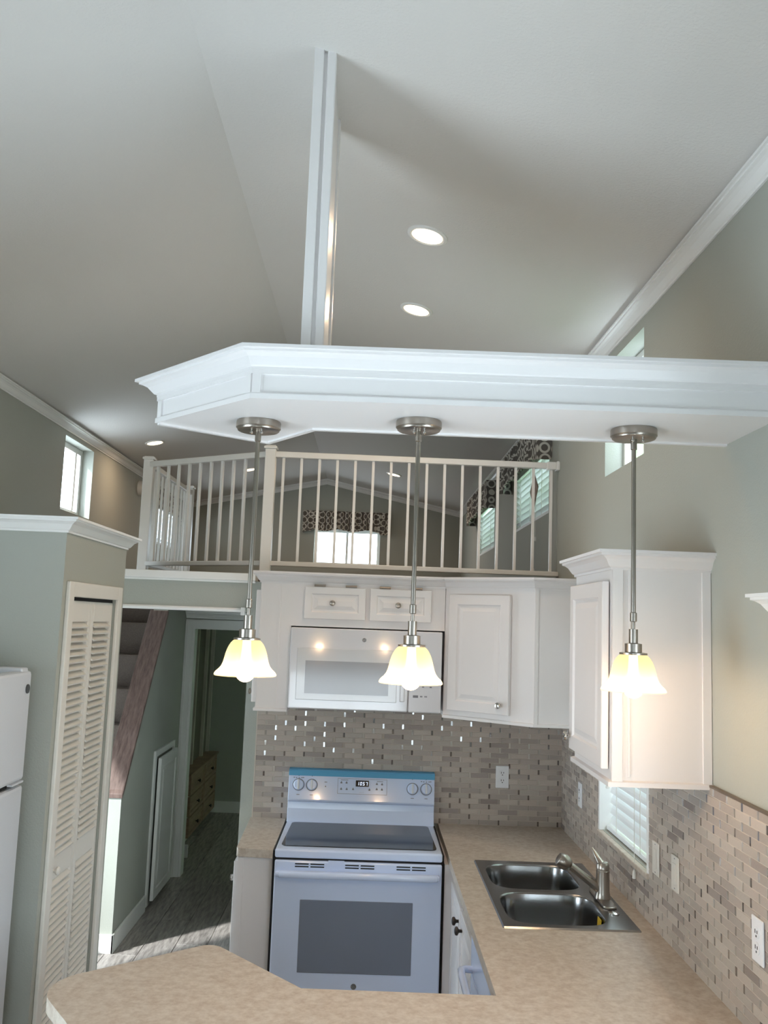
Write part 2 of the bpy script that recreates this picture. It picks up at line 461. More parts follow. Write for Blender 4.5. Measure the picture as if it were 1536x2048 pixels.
cs.box(XH0 + .006, XH0 + .02, 6.974, 6.982, 0, 1.905).box(XH1 - .02, XH1 - .006, 6.974, 6.982, 0, 1.905).box(XH0 + .006, XH1 - .006, 6.974, 6.982, 1.905, 1.918)
struct('trim_7', cs, 'trim_white')
# stair wall with its sloping top
CAPS = 1.235
def cap_z(y): return .87 + CAPS * (y - 5.44)
yt_ = 5.44 + (ZH - .87) / CAPS
ws_ = struct('wall_stair', B().prism([(5.44, 0), (7.0, 0), (7.0, ZH), (yt_, ZH), (5.44, .87)], XH0 - .1, XH0, 'x'), 'sage_paint')
b = B().box(XH0, XH0 + .014, 5.425, 6.18, 0, .105).box(XH0 - .115, XH0 + .014, 5.425, 5.44, 0, .105)
struct('baseboard_stair', b, 'trim_white', bev=.003)
struct('baseboard_bedroom', B().box(XH0 - .3, XR, 9.236, 9.25, 0, .11).box(XH0 - .1, XH0 + .02, 7.52, 7.54, 0, .1), 'trim_white')

# ------------------------------------------------------------------ windows
WN = [0]
def window(axis, plane, sgn, a0, a1, z0, z1, bars=(), hbars=(), fr=.035, depth=.085):
    """window set at the outside of its opening; sgn = direction from the room outwards"""
    WN[0] += 1
    t0, t1 = plane + sgn * depth, plane + sgn * (depth + .03)
    def bx(b, p, q, r, s_, u0=t0, u1=t1):
        if axis == 'x': b.box(min(u0, u1), max(u0, u1), p, q, r, s_)
        else: b.box(p, q, min(u0, u1), max(u0, u1), r, s_)
        return b
    f = B()
    bx(f, a0, a0 + fr, z0, z1); bx(f, a1 - fr, a1, z0, z1); bx(f, a0 + fr, a1 - fr, z0, z0 + fr); bx(f, a0 + fr, a1 - fr, z1 - fr, z1)
    o = struct('window_%d' % WN[0], f, 'trim_white', bev=.003)
    pm = (t0 + t1) / 2
    g = bx(B(), a0 + fr, a1 - fr, z0 + fr, z1 - fr, pm - .002, pm + .002)
    part('pane', g, 'window_glass', o)
    for c in bars: part('sash_bar', bx(B(), c - fr * .4, c + fr * .4, z0 + fr, z1 - fr, t0 - .004 * sgn, t1), 'trim_white', o)
    for c in hbars: part('sash_bar', bx(B(), a0 + fr, a1 - fr, c - .011, c + .011, t0 - .002 * sgn, t1), 'trim_white', o)
    return o
window('x', XR, 1, *WIN_R[0], bars=(1.25,), hbars=(1.44,))
window('x', XR, 1, *WIN_R[1], hbars=(1.3,))
window('x', XR, 1, *WIN_R[2], bars=(3.72,), fr=.03)
window('x', XR, 1, *WIN_R[3], bars=(6.0,))
window('x', XR, 1, *WIN_R[4], bars=(8.3,))
window('x', XR, 1, *WIN_R[5])  # unseen window added to brighten the bedroom
window('x', XL, -1, *WIN_L[0], bars=(1.5,))
window('x', XL, -1, *WIN_L[1], fr=.09)
window('x', XL, -1, *WIN_L[2], bars=(6.72,), fr=.045)
window('x', XL, -1, *WIN_L[3], bars=(9.35,))
window('y', YF, -1, *WIN_F[0], bars=(-1.0, -.25), hbars=(.75, 1.0))
window('y', YB, 1, *WIN_B[0], bars=(-.3,))

# ------------------------------------------------------------------ pantry box and louvred bifold doors
PX, PY0, PY1, PZ = -1.15, 3.36, 4.19, 2.262
pd = (3.455, 4.062, 0, 2.012)
pw = wall_cells(B(), 'x', PX, -.08, PY0, PY1, 0, PZ, [pd])
pw.box(XL, PX - .08, PY0, PY0 + .08, 0, PZ).box(XL, PX - .08, PY1 - .08, PY1, 0, PZ).box(XL, PX - .08, PY0 + .08, PY1 - .08, PZ - .06, PZ)
struct('wall_pantry', pw, 'sage_paint')
struct('trim_8', B().moulding([(XL, PY0), (PX, PY0), (PX, PY1), (XL, PY1)], PZ - .012, scaled(CROWN, 1.0, 1.0), side=1).box(XL, PX, PY0, PY1, PZ, PZ + .03), 'trim_white')
c = B()
cw = .058
for (p, q, r, s_) in ((pd[0] - cw, pd[0], 0, pd[3] + cw), (pd[1], pd[1] + cw, 0, pd[3] + cw), (pd[0], pd[1], pd[3], pd[3] + cw)):
    c.box(PX, PX + .016, p, q, r, s_)
struct('trim_9', c, 'louver_white', bev=.004)
door = bpy.data.objects.new('door_1', None); col.objects.link(door); door['kind'] = 'structure'; ORG['door_1'] = (PX, pd[0], 0); door.location = ORG['door_1']
part('header_track', B().box(PX - .05, PX - .012, pd[0], pd[1], 1.99, 2.012), 'shadow_gap', door)
SW_, SL_ = .036, .0272
def slat_mesh(wd):
    q = B(); hw = wd / 2
    q.add([(-.013, -hw, .0105), (-.009, -hw, .0155), (.0195, -hw, -.0055), (.0165, -hw, -.0115), (-.013, hw, .0105), (-.009, hw, .0155), (.0195, hw, -.0055), (.0165, hw, -.0115)],
          [(0, 1, 2, 3), (7, 6, 5, 4), (0, 4, 5, 1), (1, 5, 6, 2), (2, 6, 7, 3), (3, 7, 4, 0)])
    return unit_mesh('slat', q, 'louver_white')
leafs = [(pd[0] + .004, pd[0] + .3005), (pd[0] + .3045, pd[1] - .006)]
for li, (y0, y1) in enumerate(leafs):
    x0, x1 = PX - .036, PX - .008
    st = .034
    f = B().box(x0, x1, y0, y0 + st, .012, 1.998).box(x0, x1, y1 - st, y1, .012, 1.998)
    f.box(x0, x1, y0 + st, y1 - st, 1.915, 1.998).box(x0, x1, y0 + st, y1 - st, .012, .14).box(x0, x1, y0 + st, y1 - st, .945, 1.03)
    leaf = part('door_leaf', f, 'louver_white', door, bev=.003)
    sm_ = slat_mesh(y1 - y0 - 2 * st - .001)
    for za, zb in ((1.03, 1.915), (.14, .945)):
        n = int((zb - za) / SL_)
        for k in range(n):
            inst('slat', sm_, leaf, ((x0 + x1) / 2 + .002, (y0 + y1) / 2, za + (k + .5) * (zb - za) / n))
    if li == 0:
        part('knob', B().lathe([(.006, 0), (.006, .012), (.014, .018), (.016, .024), (.012, .03), (0, .032)], (x1, y0 + .05, .985), 'x', 20), 'louver_white', leaf)

# ------------------------------------------------------------------ refrigerator
FX, FY0, FY1, FZ = -1.212, 2.6, 3.295, 1.738
t = thing('refrigerator', 'white top-freezer refrigerator beside the tall pantry wall', 'refrigerator', ((XL + FX) / 2, (FY0 + FY1) / 2, 0))
part('body', B().box(XL + .06, FX - .066, FY0, FY1, .02, FZ - .012), 'fridge_white', t, bev=.006)
part('base_grille', B().box(FX - .1, FX - .07, FY0 + .02, FY1 - .02, .0, .09), 'icon_grey', t)
d1 = part('freezer_door', B().box(FX - .06, FX, FY0, FY1, 1.355, FZ), 'fridge_white', t, bev=.012)
part('emblem', B().lathe([(0, 0), (.013, 0), (.0165, .001), (.0165, .004), (.013, .004)], (FX, FY1 - .04, FZ - .062), 'x', 24), 'logo_grey', d1)
part('handle_grip', B().box(FX - .012, FX + .006, FY1 - .12, FY1 - .02, 1.349, 1.3555), 'fridge_white', d1)
d2 = part('refrigerator_door', B().box(FX - .06, FX, FY0, FY1, .1, 1.338), 'fridge_white', t, bev=.012)
part('handle_recess', B().box(FX - .05, FX - .02, FY0 + .02, FY1 - .1, 1.339, 1.354), 'shadow_gap', t)
part('hinge_cover', B().box(FX - .16, FX - .01, FY1 - .075, FY1 - .015, FZ - .012, FZ + .012), 'fridge_white', t, bev=.006)

# ------------------------------------------------------------------ soffit above the peninsula
SZ0, SZ1, SZ2 = 2.532, 2.611, 2.667
SP = [(XR, 2.285), (-.332, 2.30), (-.66, 2.652), (-.352, 2.885), (-.187, 2.648), (XR, 2.648)]
t = thing('soffit', 'white panelled soffit with an angled end and crown, hung over the peninsula counter', 'soffit', (.3, 2.45, SZ0))
part('box', B().prism(SP, SZ0, SZ2 - .004), 'soffit_white', t)
part('crown', B().moulding([SP[0], SP[1], SP[2], SP[3], SP[4], SP[5]], SZ1, CROWN, side=-1), 'soffit_white', t)
railp = [(0, 0), (.007, 0), (.007, .014), (.004, .018), (0, .018)]
part('lower_rail', B().moulding(SP, SZ0, railp, side=-1), 'soffit_white', t)
part('upper_rail', B().moulding(SP[:5], SZ1 - .012, [(0, 0), (.006, 0), (.006, .013), (0, .013)], side=-1), 'soffit_white', t)
for i in range(1, 4):
    p = Vector(SP[i])
    for q in (Vector(SP[i - 1]), Vector(SP[i + 1])):
        d = (q - p).normalized()
        n_ = Vector((-d.y, d.x)) if q == Vector(SP[i + 1]) else Vector((d.y, -d.x))
        a = p + d * .0; e = p + d * .022
        part('stile', B().prism([tuple(a), tuple(e), tuple(e + n_ * .006), tuple(a + n_ * .006)], SZ0 + .016, SZ1 - .01), 'soffit_white', t)
# bead along the edge of the underside
part('underside_bead', B().moulding(SP[2:], SZ0 - .006, [(-.012, 0), (.004, 0), (.006, .004), (.004, .008), (-.012, .008)], side=-1), 'soffit_white', t)
# fin panel from the soffit up to the ceiling
t = thing('ceiling_post', 'white trimmed panel post rising from the soffit to the sloped ceiling', 'post', (-.18, 2.5, SZ2 - .004))
def slope_box(b, x0, x1, y0, y1, z0):
    za, zb = ceil_z(x0) + .01, ceil_z(x1) + .01
    return b.add([(x0, y0, z0), (x1, y0, z0), (x1, y1, z0), (x0, y1, z0), (x0, y0, za), (x1, y0, zb), (x1, y1, zb), (x0, y1, za)],
                 [(0, 3, 2, 1), (4, 5, 6, 7), (0, 1, 5, 4), (2, 3, 7, 6), (1, 2, 6, 5), (3, 0, 4, 7)])
part('core', slope_box(B(), -.207, -.158, 2.342, 2.69, SZ2 - .004), 'soffit_white', t)
part('corner_board', slope_box(B(), -.213, -.186, 2.328, 2.345, SZ2 - .004), 'soffit_white', t, bev=.002)
part('corner_board', slope_box(B(), -.176, -.151, 2.330, 2.37, SZ2 - .004), 'soffit_white', t, bev=.003)
part('corner_board', slope_box(B(), -.176, -.151, 2.665, 2.70, SZ2 - .004), 'soffit_white', t, bev=.003)
part('corner_board', slope_box(B(), -.213, -.186, 2.685, 2.70, SZ2 - .004), 'soffit_white', t, bev=.003)

# ------------------------------------------------------------------ pendants
def pendant():
    t = thing('pendant_light', '', 'pendant light', (0, 0, SZ0), 'pendants under the soffit')
    ORG[t.name] = (0, 0, 0); t.location = (0, 0, 0)
    cn = part('canopy', B().lathe([(0, 0), (.064, 0), (.0655, -.004), (.0655, -.02), (.062, -.0235), (.061, -.027), (.058, -.029), (0, -.029)], n=48), 'brushed_nickel', t)
    for a in (math.radians(250), math.radians(-10 + 300)):
        x, y = .042 * math.cos(a), .042 * math.sin(a)
        part('screw', B().lathe([(.0025, -.028), (.0025, -.036), (.0045, -.038), (.0045, -.042), (.002, -.045), (0, -.045)], (x, y, 0), n=12), 'polished_nickel', cn)
    part('stem_collar', B().lathe([(.009, -.028), (.009, -.058), (.0065, -.06)], n=20), 'brushed_nickel', t)
    part('stem', B().lathe([(.0065, -.058), (.0065, -.545)], n=20), 'brushed_nickel', t)
    part('stem_joint', B().lathe([(.0065, -.52), (.0095, -.522), (.0095, -.545), (.0065, -.547)], n=20), 'brushed_nickel', t)
    part('lower_stem', B().lathe([(.0048, -.545), (.0048, -.59)], n=16), 'brushed_nickel', t)
    part('socket', B().lathe([(.0, -.567), (.0125, -.567), (.0125, -.605), (.0235, -.607), (.0235, -.63), (.038, -.632), (.038, -.637), (0, -.637)], n=32), 'brushed_nickel', t)
    prof = [(.036, -.637), (.0405, -.6405), (.0455, -.646), (.0505, -.654), (.055, -.664), (.0588, -.676), (.0618, -.689), (.0645, -.700), (.069, -.711), (.0755, -.719), (.0825, -.725), (.0868, -.7305), (.0875, -.734)]
    sh = part('shade', B().lathe(prof, n=56, cap=False), 'amber_shade_glass', t)
    part('rim', B().lathe([(.086, -.734), (.0878, -.7325), (.0886, -.735), (.0872, -.7375), (.0858, -.736)], n=56, cap=False), 'amber_shade_glass', sh)
    bz = -.727
    part('bulb', B().lathe([(.012, -.637), (.013, -.66)] + [(.029 * math.cos(a), bz - .0 + .029 * math.sin(a)) for a in [math.radians(v) for v in (58, 40, 20, 0, -20, -40, -60, -75)]] + [(0, bz - .029)], n=28), 'bulb_glow', t)
    l = bpy.data.lights.new('pendant_bulb', 'POINT'); l.energy = 3.4; l.color = (1, .64, .36); l.shadow_soft_size = .02
    lo = bpy.data.objects.new('pendant_bulb', l); col.objects.link(lo); lo.parent = t; lo.location = (0, 0, -.765)
    l2 = bpy.data.lights.new('pendant_glow', 'POINT'); l2.energy = 17; l2.color = (1, .77, .50); l2.shadow_soft_size = .012
    lo2 = bpy.data.objects.new('pendant_glow', l2); col.objects.link(lo2); lo2.parent = t; lo2.location = (0, 0, -.672)
    return t
p1 = pendant()
PP = [((-.347, 2.58), 'nickel pendant with amber bell shade at the angled end of the soffit'),
      ((.121, 2.492), 'nickel pendant with amber bell shade hanging in front of the microwave'),
      ((.737, 2.49), 'nickel pendant with amber bell shade hanging beside the right wall cabinet')]
for i, ((x, y), lab) in enumerate(PP):
    o = p1 if i == 0 else copy_tree(p1)
    o.location = (x, y, SZ0); o['label'] = lab

# ------------------------------------------------------------------ recessed ceiling lights
RL = [(.172, 3.34, 'recessed ceiling light just behind the white ceiling post'), (.173, 4.18, 'recessed ceiling light above the range, over the soffit'),
      (-1.831, 7.29, 'recessed ceiling light beside the small high left window'), (-1.296, 9.15, 'recessed ceiling light on the left loft ceiling slope'),
      (.2, 9.07, 'recessed ceiling light on the right loft ceiling slope')]
first = None
for x, y, lab in RL:
    if first is None:
        t = thing('recessed_light', lab, 'ceiling light', (0, 0, 0), 'recessed ceiling lights'); first = t
        part('trim_ring', B().lathe([(.064, .002), (.062, -.004), (.070, -.007), (.080, -.003), (.081, .002)], n=40, cap=False), 'trim_white', t)
        part('lens', B().lathe([(0, .001), (.063, .001), (.063, -.003), (0, -.003)], n=40), 'downlight_lens', t)
        l = bpy.data.lights.new('downlight', 'AREA'); l.shape = 'DISK'; l.size = .11; l.energy = 5.5; l.color = (1, .70, .46)
        lo = bpy.data.objects.new('downlight', l); col.objects.link(lo); lo.parent = t; lo.location = (0, 0, -.012)
    else:
        t = copy_tree(first); t['label'] = lab
    t.location = (x, y, ceil_z(x) - .002)
    t.rotation_euler = (0, math.atan(SL if x > XM else -SLL), 0)

# ------------------------------------------------------------------ raised-panel doors and knobs
def panel_door(w_, h_, M, t_=.02, st=.048, flat=False):
    """door in the xz plane, front towards -y, lower left corner at origin of M"""
    q = B(); rings = [(0, 0), (.003, -.002), (st, -.002), (st + .006, .005), (st + .014, .005), (st + .034, -.001)]
    if flat: rings = rings[:2]
    n = len(rings); vs = [(x, t_, z) for x, z in ((0, 0), (w_, 0), (w_, h_), (0, h_))]
    for d, y in rings: vs += [(x, y, z) for x, z in ((d, d), (w_ - d, d), (w_ - d, h_ - d), (d, h_ - d))]
    fs = [(3, 2, 1, 0)]
    for i in range(n):
        for k in range(4): fs.append((4 * i + k, 4 * i + (k + 1) % 4, 4 * i + 4 + (k + 1) % 4, 4 * i + 4 + k))
    fs.append((4 * n, 4 * n + 1, 4 * n + 2, 4 * n + 3))
    return q.add(vs, fs, M=M)
def knob(M, r=.0155):
    k = r / .0155
    return B().lathe([(.006 * k, 0), (.0055 * k, .008 * k), (.0075 * k, .012 * k), (.0145 * k, .016 * k), (.0155 * k, .02 * k), (.0135 * k, .025 * k), (.007 * k, .0275 * k), (0, .028 * k)], n=24, M=M @ Matrix.Rotation(math.pi / 2, 4, 'X'))

# ------------------------------------------------------------------ wall cabinets on the back wall
YC = 4.538
ZB, ZT = 1.507, 2.14
t = thing('wall_cabinet', 'white wall cabinet with two small knobbed doors above the microwave', 'cabinet', (-.08, 4.7, ZB))
b = B().box(-.553, -.392, YC, YK - .002, ZB, ZT).box(-.392, .384, YC, YK - .002, 1.922, ZT)
part('body', b, 'cabinet_white', t)
part('side_panel', B().box(-.553, -.5475, YC - .004, YC, ZB, ZT).box(-.46, -.449, YC - .004, YC, ZB + .01, ZT), 'cabinet_white', t)
part('bottom_ledge', B().box(-.562, -.392, YC - .008, YK - .002, ZB - .012, ZB + .004), 'cabinet_white', t, bev=.003)
part('crown', B().moulding([(-.553, YK - .002), (-.553, YC), (.384, YC)], ZT - .004, scaled(CROWN, .9, 1.0), side=1).box(-.553, .384, YC, YK, ZT, ZT + .05), 'cabinet_white', t)
for x0, x1 in ((-.329, -.021), (.001, .311)):
    d = part('door', panel_door(x1 - x0, .162, Mxy(x0, YC - .022, 1.96, 0), st=.034), 'cabinet_white', t)
    part('knob', knob(Mxy((x0 + x1) / 2 - .012, YC - .022, 2.042, 0), .0145), 'brushed_nickel', d, label='round nickel knob')
    for hx in (x0 + .075, x1 - .075):
        part('hinge', B().box(hx - .028, hx + .028, YC - .026, YC - .001, 2.1215, 2.135).lathe([(.004, -.028), (.004, .028)], (hx, YC - .026, 2.128), 'x', 10), 'brushed_nickel', d)
d = part('end_door', panel_door(.29, .56, Mxy(-.575, YC + .31, ZB + .03, -math.pi / 2)), 'cabinet_white', t)
part('knob', knob(Mxy(-.575, YC + .10, ZB + .075, -math.pi / 2)), 'brushed_nickel', d)

# corner cabinet
CX0, CX1, CYS = .386, .785, 4.238
t = thing('corner_cabinet', 'white diagonal corner wall cabinet with a raised panel door', 'cabinet', (.8, 4.6, ZB))
cp = [(CX0, YK - .002), (CX0, YC), (CX1, CYS), (XR - .002, CYS), (XR - .002, YK - .002)]
part('body', B().prism(cp, ZB - .006, ZT), 'cabinet_white', t)
part('crown', B().moulding(cp[1:4], ZT - .004, scaled(CROWN, .9, 1.0), side=1).prism(cp, ZT, ZT + .05), 'cabinet_white', t)
part('bottom_ledge', B().moulding(cp[1:4], ZB - .012, [(0, 0), (.008, 0), (.008, .014), (0, .016)], side=1), 'cabinet_white', t)
dv = Vector((CX1 - CX0, CYS - YC, 0)); dl = dv.length; ang = math.atan2(dv.y, dv.x)
MD = Mxy(CX0, YC, 0, ang)
d = part('door', panel_door(.342, .57, MD @ Matrix.Translation((.035, -.022, ZB + .03))), 'cabinet_white', t)
part('knob', knob(MD @ Matrix.Translation((.332, -.022, ZB + .075))), 'polished_nickel', d)
part('side_stile', B().box(CX1, CX1 + .018, CYS - .006, CYS, ZB, ZT), 'cabinet_white', t)

# right wall cabinet
RX, RY0, RY1, RZ0, RZ1 = .755, 2.778, 3.262, 1.497, 2.152
t = thing('side_wall_cabinet', 'white single-door wall cabinet mounted over the right-hand backsplash', 'cabinet', (.91, 3.02, RZ0))
part('body', B().box(RX, XR - .001, RY0, RY1, RZ0, RZ1), 'cabinet_white', t)
part('end_panel', B().box(RX, RX + .034, RY0 - .007, RY0, RZ0, RZ1).box(XR - .03, XR - .001, RY0 - .007, RY0, RZ0, RZ1).box(RX + .05, RX + .058, RY0 - .004, RY0, RZ0 + .02, RZ1), 'cabinet_white', t, bev=.002)
part('crown', B().moulding([(XR, RY0), (RX, RY0), (RX, RY1), (XR, RY1)], RZ1 - .004, scaled(CROWN, .95, 1.08), side=-1).box(RX, XR, RY0, RY1, RZ1, RZ1 + .05), 'cabinet_white', t)
part('bottom_ledge', B().moulding([(XR, RY0), (RX, RY0), (RX, RY1), (XR, RY1)], RZ0 - .008, [(0, 0), (.012, 0), (.012, .014), (0, .018)], side=-1), 'cabinet_white', t)
d = part('door', panel_door(.445, .575, Mxy(RX - .024, RY1 - .018, RZ0 + .04, -math.pi / 2)), 'cabinet_white', t)
part('knob', knob(Mxy(RX - .024, RY1 - .04, RZ0 + .085, -math.pi / 2), .016), 'polished_nickel', d)

# ------------------------------------------------------------------ microwave
MX0, MX1, MZ0, MZ1, MY = -.389, .372, 1.516, 1.916, 4.505
t = thing('microwave', 'white over-the-range microwave oven mounted under the cabinet', 'microwave', (0, 4.68, MZ0))
part('body', B().box(MX0 + .004, MX1 - .004, MY + .03, YK - .004, MZ0 + .006, MZ1), 'appliance_body', t)
part('front_door', B().box(MX0, .2065, MY, MY + .034, MZ0, MZ1), 'microwave_white', t, bev=.006)
part('control_panel', B().box(.2095, MX1, MY, MY + .034, MZ0, MZ1), 'microwave_white', t, bev=.006)
wf = part('window_frame', B().box(-.352, .15, MY - .003, MY + .002, MZ0 + .045, MZ0 + .30), 'micro_frame', t, bev=.003)
part('window_screen', B().box(-.309, .108, MY - .0045, MY + .001, MZ0 + .077, MZ0 + .238), 'mesh_glass', wf)
part('handle', B().box(.166, .19, MY - .012, MY + .001, MZ0 + .05, MZ0 + .33), 'microwave_white', t, bev=.005)
def emblem(c, r):
    q = B().lathe([(0, 0), (r, 0), (r * 1.0, .002), (0, .002)], (c[0], c[1] - .002, c[2]), 'y', 28)
    return q
e = part('emblem', emblem((-.02, MY, MZ1 - .052), .0105), 'logo_grey', t)
def emblem_marks(c, r):
    q = B()
    def loop(cx, cz, rr, a0, a1):
        q.tube([(c[0] + cx * r + rr * r * math.cos(a), c[1] - .0024, c[2] + cz * r + rr * r * math.sin(a)) for a in [math.radians(a0 + (a1 - a0) * k / 14) for k in range(15)]], r * .055, 6)
    loop(0, 0, .86, 0, 360); loop(-.26, .02, .3, 60, 330); loop(-.16, -.18, .26, 10, -140); loop(.25, .2, .25, 40, 250); loop(.25, -.18, .27, 110, -100)
    return q
part('emblem_script', emblem_marks((-.02, MY, MZ1 - .052), .0105), 'polished_nickel', e)
ic = B()
ic.box(.232, .258, MY - .001, MY + .002, 1.589, 1.601)
for x in (.268, .274, .290, .297): ic.box(x, x + .005, MY - .001, MY + .002, 1.592, 1.599)
for r in range(4):
    for c_ in range(3): ic.box(.238 + c_ * .038, .249 + c_ * .038, MY - .001, MY + .002, 1.64 + r * .035, 1.646 + r * .035)
part('key_marks', ic, 'icon_grey', t)
part('vent_grille', B().box(-.15, .12, MY + .06, MY + .2, MZ0 - .006, MZ0 + .008), 'shadow_gap', t)

# ------------------------------------------------------------------ range
GX0, GX1 = -.386, .374
GY = 4.2
t = thing('range', 'white freestanding electric range with black glass cooktop and blue tape on top', 'range', (0, 4.5, 0))
part('body', B().box(GX0 + .004, GX1 - .004, GY + .02, 4.80, .03, .885), 'appliance_body', t)
for gx in (GX0 - .0085, GX1 - .004): part('side_gap', B().box(gx, gx + .0125, GY + .004, 4.80, .03, .912), 'shadow_gap', t)
part('cooktop_frame', B().box(GX0, GX1, GY - .012, 4.755, .884, .922), 'appliance_white', t, bev=.008)
gl = []
for cx_, cy_, a0 in ((GX1 - .06, 4.695, 0), (GX0 + .06, 4.695, 90), (GX0 + .05, 4.275, 180), (GX1 - .05, 4.275, 270)):
    for k in range(7):
        a = math.radians(a0 + 15 * k); gl.append((cx_ + .028 * math.cos(a), cy_ + .028 * math.sin(a)))
part('cooktop_glass', B().prism(gl, .921, .9255), 'black_glass', t)
part('apron', B().box(GX0 + .002, GX1 - .002, GY - .004, GY + .02, .868, .886), 'shadow_gap', t)
od = part('oven_door', B().box(GX0 + .002, GX1 - .002, GY - .022, GY + .018, .235, .876), 'appliance_white', t, bev=.006)
part('window', B().box(-.262, .244, GY - .025, GY - .02, .40, .71), 'oven_glass', od, bev=.002)
part('handle', B().tube([(GX0 + .03, GY - .03, .818), (GX0 + .035, GY - .052, .824), (GX0 + .06, GY - .062, .826), (GX1 - .06, GY - .062, .826), (GX1 - .035, GY - .052, .824), (GX1 - .03, GY - .03, .818)], .0145, 16), 'appliance_white', od)
part('handle_bar', B().box(GX0 + .006, GX1 - .012, GY - .058, GY - .018, .812, .836), 'appliance_white', od, bev=.009)
for c0 in (-.292, -.222, -.066, .004, .166, .236):
    for z_ in (.852, .8635): part('vent_slot', B().box(c0, c0 + .062, GY - .0235, GY - .02, z_ - .0025, z_ + .0025), 'shadow_gap', od)
part('latch_tab', B().box(-.142, -.07, GY - .026, GY - .02, .862, .882), 'appliance_white', od)
em = part('emblem', emblem((-.008, GY - .0215, .347), .0125), 'logo_grey', od)
part('emblem_script', emblem_marks((-.008, GY - .0215, .347), .0125), 'polished_nickel', em)
part('storage_drawer', B().box(GX0 + .002, GX1 - .002, GY - .018, GY + .018, .035, .225), 'appliance_white', t, bev=.005)
# backguard: profile in the yz plane
bgp = [(4.742, .92), (4.752, .945), (4.768, .985), (4.772, 1.018), (4.758, 1.022), (4.754, 1.03), (4.790, 1.168), (4.804, 1.176), (4.845, 1.176), (4.845, .92)]
bgd = part('backguard', B().prism(bgp, GX0, GX1, 'x'), 'appliance_white', t, bev=.003)
def on_bg(z): return 4.754 + (z - 1.03) / (1.168 - 1.03) * .036
tilt = math.atan2(.036, .138)
MB = lambda x, z: Matrix.Translation((x, on_bg(z), z)) @ Matrix.Rotation(-tilt, 4, 'X')
part('blue_tape', B().box(GX0 - .001, GX1 + .001, -.0022, .0, -.022, .0065, M=MB(0, 1.168)).box(GX0 - .001, GX1 + .001, 4.79, 4.846, 1.1755, 1.178), 'blue_tape', bgd)
for x, lab in ((-.334, 0), (-.265, 0), (.259, 0), (.330, 0)):
    kb = part('knob', B().lathe([(.0275, 0), (.0265, .01), (.0245, .014), (.022, .016), (0, .016)], n=28, M=MB(x, 1.103 if x < 0 else 1.1) @ Matrix.Rotation(math.pi / 2, 4, 'X')), 'appliance_white', bgd)
    part('knob_grip', B().box(-.0055, .0055, -.027, -.012, -.025, .025, M=MB(x, 1.103 if x < 0 else 1.1)), 'appliance_body', kb, bev=.003)
    part('knob_ring', B().lathe([(.0265, 0), (.0305, 0), (.0305, .0015), (.0265, .0015)], n=28, cap=False, M=MB(x, 1.103 if x < 0 else 1.1) @ Matrix.Rotation(math.pi / 2, 4, 'X')), 'icon_grey', bgd)
mk = B()
for x in (-.334, -.265, .259, .330):
    mk.box(x - .0025, x + .0025, -.001, .001, .046, .05, M=MB(0, 1.1)).box(x - .008, x + .008, -.001, .001, -.048, -.045, M=MB(0, 1.1))
for x in (-.334, .330):
    for k in (-.024, -.012, .002, .016, .024): mk.box(x + k - .004, x + k + .003, -.001, .001, .034 + abs(k) * .1, .038 + abs(k) * .1, M=MB(0, 1.1))
mk.box(-.2, -.186, -.001, .001, .018, .021, M=MB(0, 1.1)).box(-.196, -.191, -.001, .001, -.005, .001, M=MB(0, 1.1))
for x, z in ((-.112, .019), (-.085, .019), (-.112, -.013), (-.083, -.013), (-.05, -.012), (.035, -.013), (.073, .017), (.1, .016), (.073, -.009), (.1, -.01)):
    mk.box(x - .005, x + .005, -.001, .001, z - .003, z + .003, M=MB(0, 1.1)).box(x - .002, x + .002, -.001, .001, z + .003, z + .008, M=MB(0, 1.1))
mk.box(-.115, -.077, -.001, .001, .032, .0345, M=MB(0, 1.1)).box(.073, .105, -.001, .001, .030, .0325, M=MB(0, 1.1))
mk.box(-.018, .008, -.001, .001, -.026, -.0255, M=MB(0, 1.1))
part('printed_marks', mk, 'icon_grey', bgd)
cpn = B()
for (x0, x1, z0, z1) in ((-.131, .126, .0395, .041), (-.131, .126, -.036, -.0345), (-.131, -.1295, -.036, .041), (.1245, .126, -.036, .041)):
    cpn.box(x0, x1, -.001, .001, z0, z1, M=MB(0, 1.1))
part('keypad_outline', cpn, 'icon_grey', bgd)
dsp = part('clock_display', B().box(-.037, .031, -.002, .001, .0025, .0335, M=MB(0, 1.1)), 'display_black', bgd)
SEG = {'1': 'bc', '0': 'abcdef', '5': 'afgcd', '7': 'abc'}
dg = B()
def digit(ch, x, z, w_=.0085, h_=.0165):
    s_ = .0019
    R = {'a': (0, w_, h_ - s_, h_), 'g': (0, w_, h_ / 2 - s_ / 2, h_ / 2 + s_ / 2), 'd': (0, w_, 0, s_), 'f': (0, s_, h_ / 2, h_), 'b': (w_ - s_, w_, h_ / 2, h_), 'e': (0, s_, 0, h_ / 2), 'c': (w_ - s_, w_, 0, h_ / 2)}
    for k in SEG[ch]:
        a, c_, e_, f_ = R[k]
        sh = .0016
        dg.add([(x + a + e_ * sh / h_, -.0028, z + e_), (x + c_ + e_ * sh / h_, -.0028, z + e_), (x + c_ + f_ * sh / h_, -.0028, z + f_), (x + a + f_ * sh / h_, -.0028, z + f_),
                (x + a + e_ * sh / h_, -.0018, z + e_), (x + c_ + e_ * sh / h_, -.0018, z + e_), (x + c_ + f_ * sh / h_, -.0018, z + f_), (x + a + f_ * sh / h_, -.0018, z + f_)],
               [(0, 1, 2, 3), (7, 6, 5, 4), (0, 4, 5, 1), (1, 5, 6, 2), (2, 6, 7, 3), (3, 7, 4, 0)], M=MB(0, 1.1))
for ch, x in (('1', -.030), ('0', -.0145), ('5', -.0005), ('7', .0145)): digit(ch, x, .009)
part('clock_digits', dg, 'display_digit', dsp)

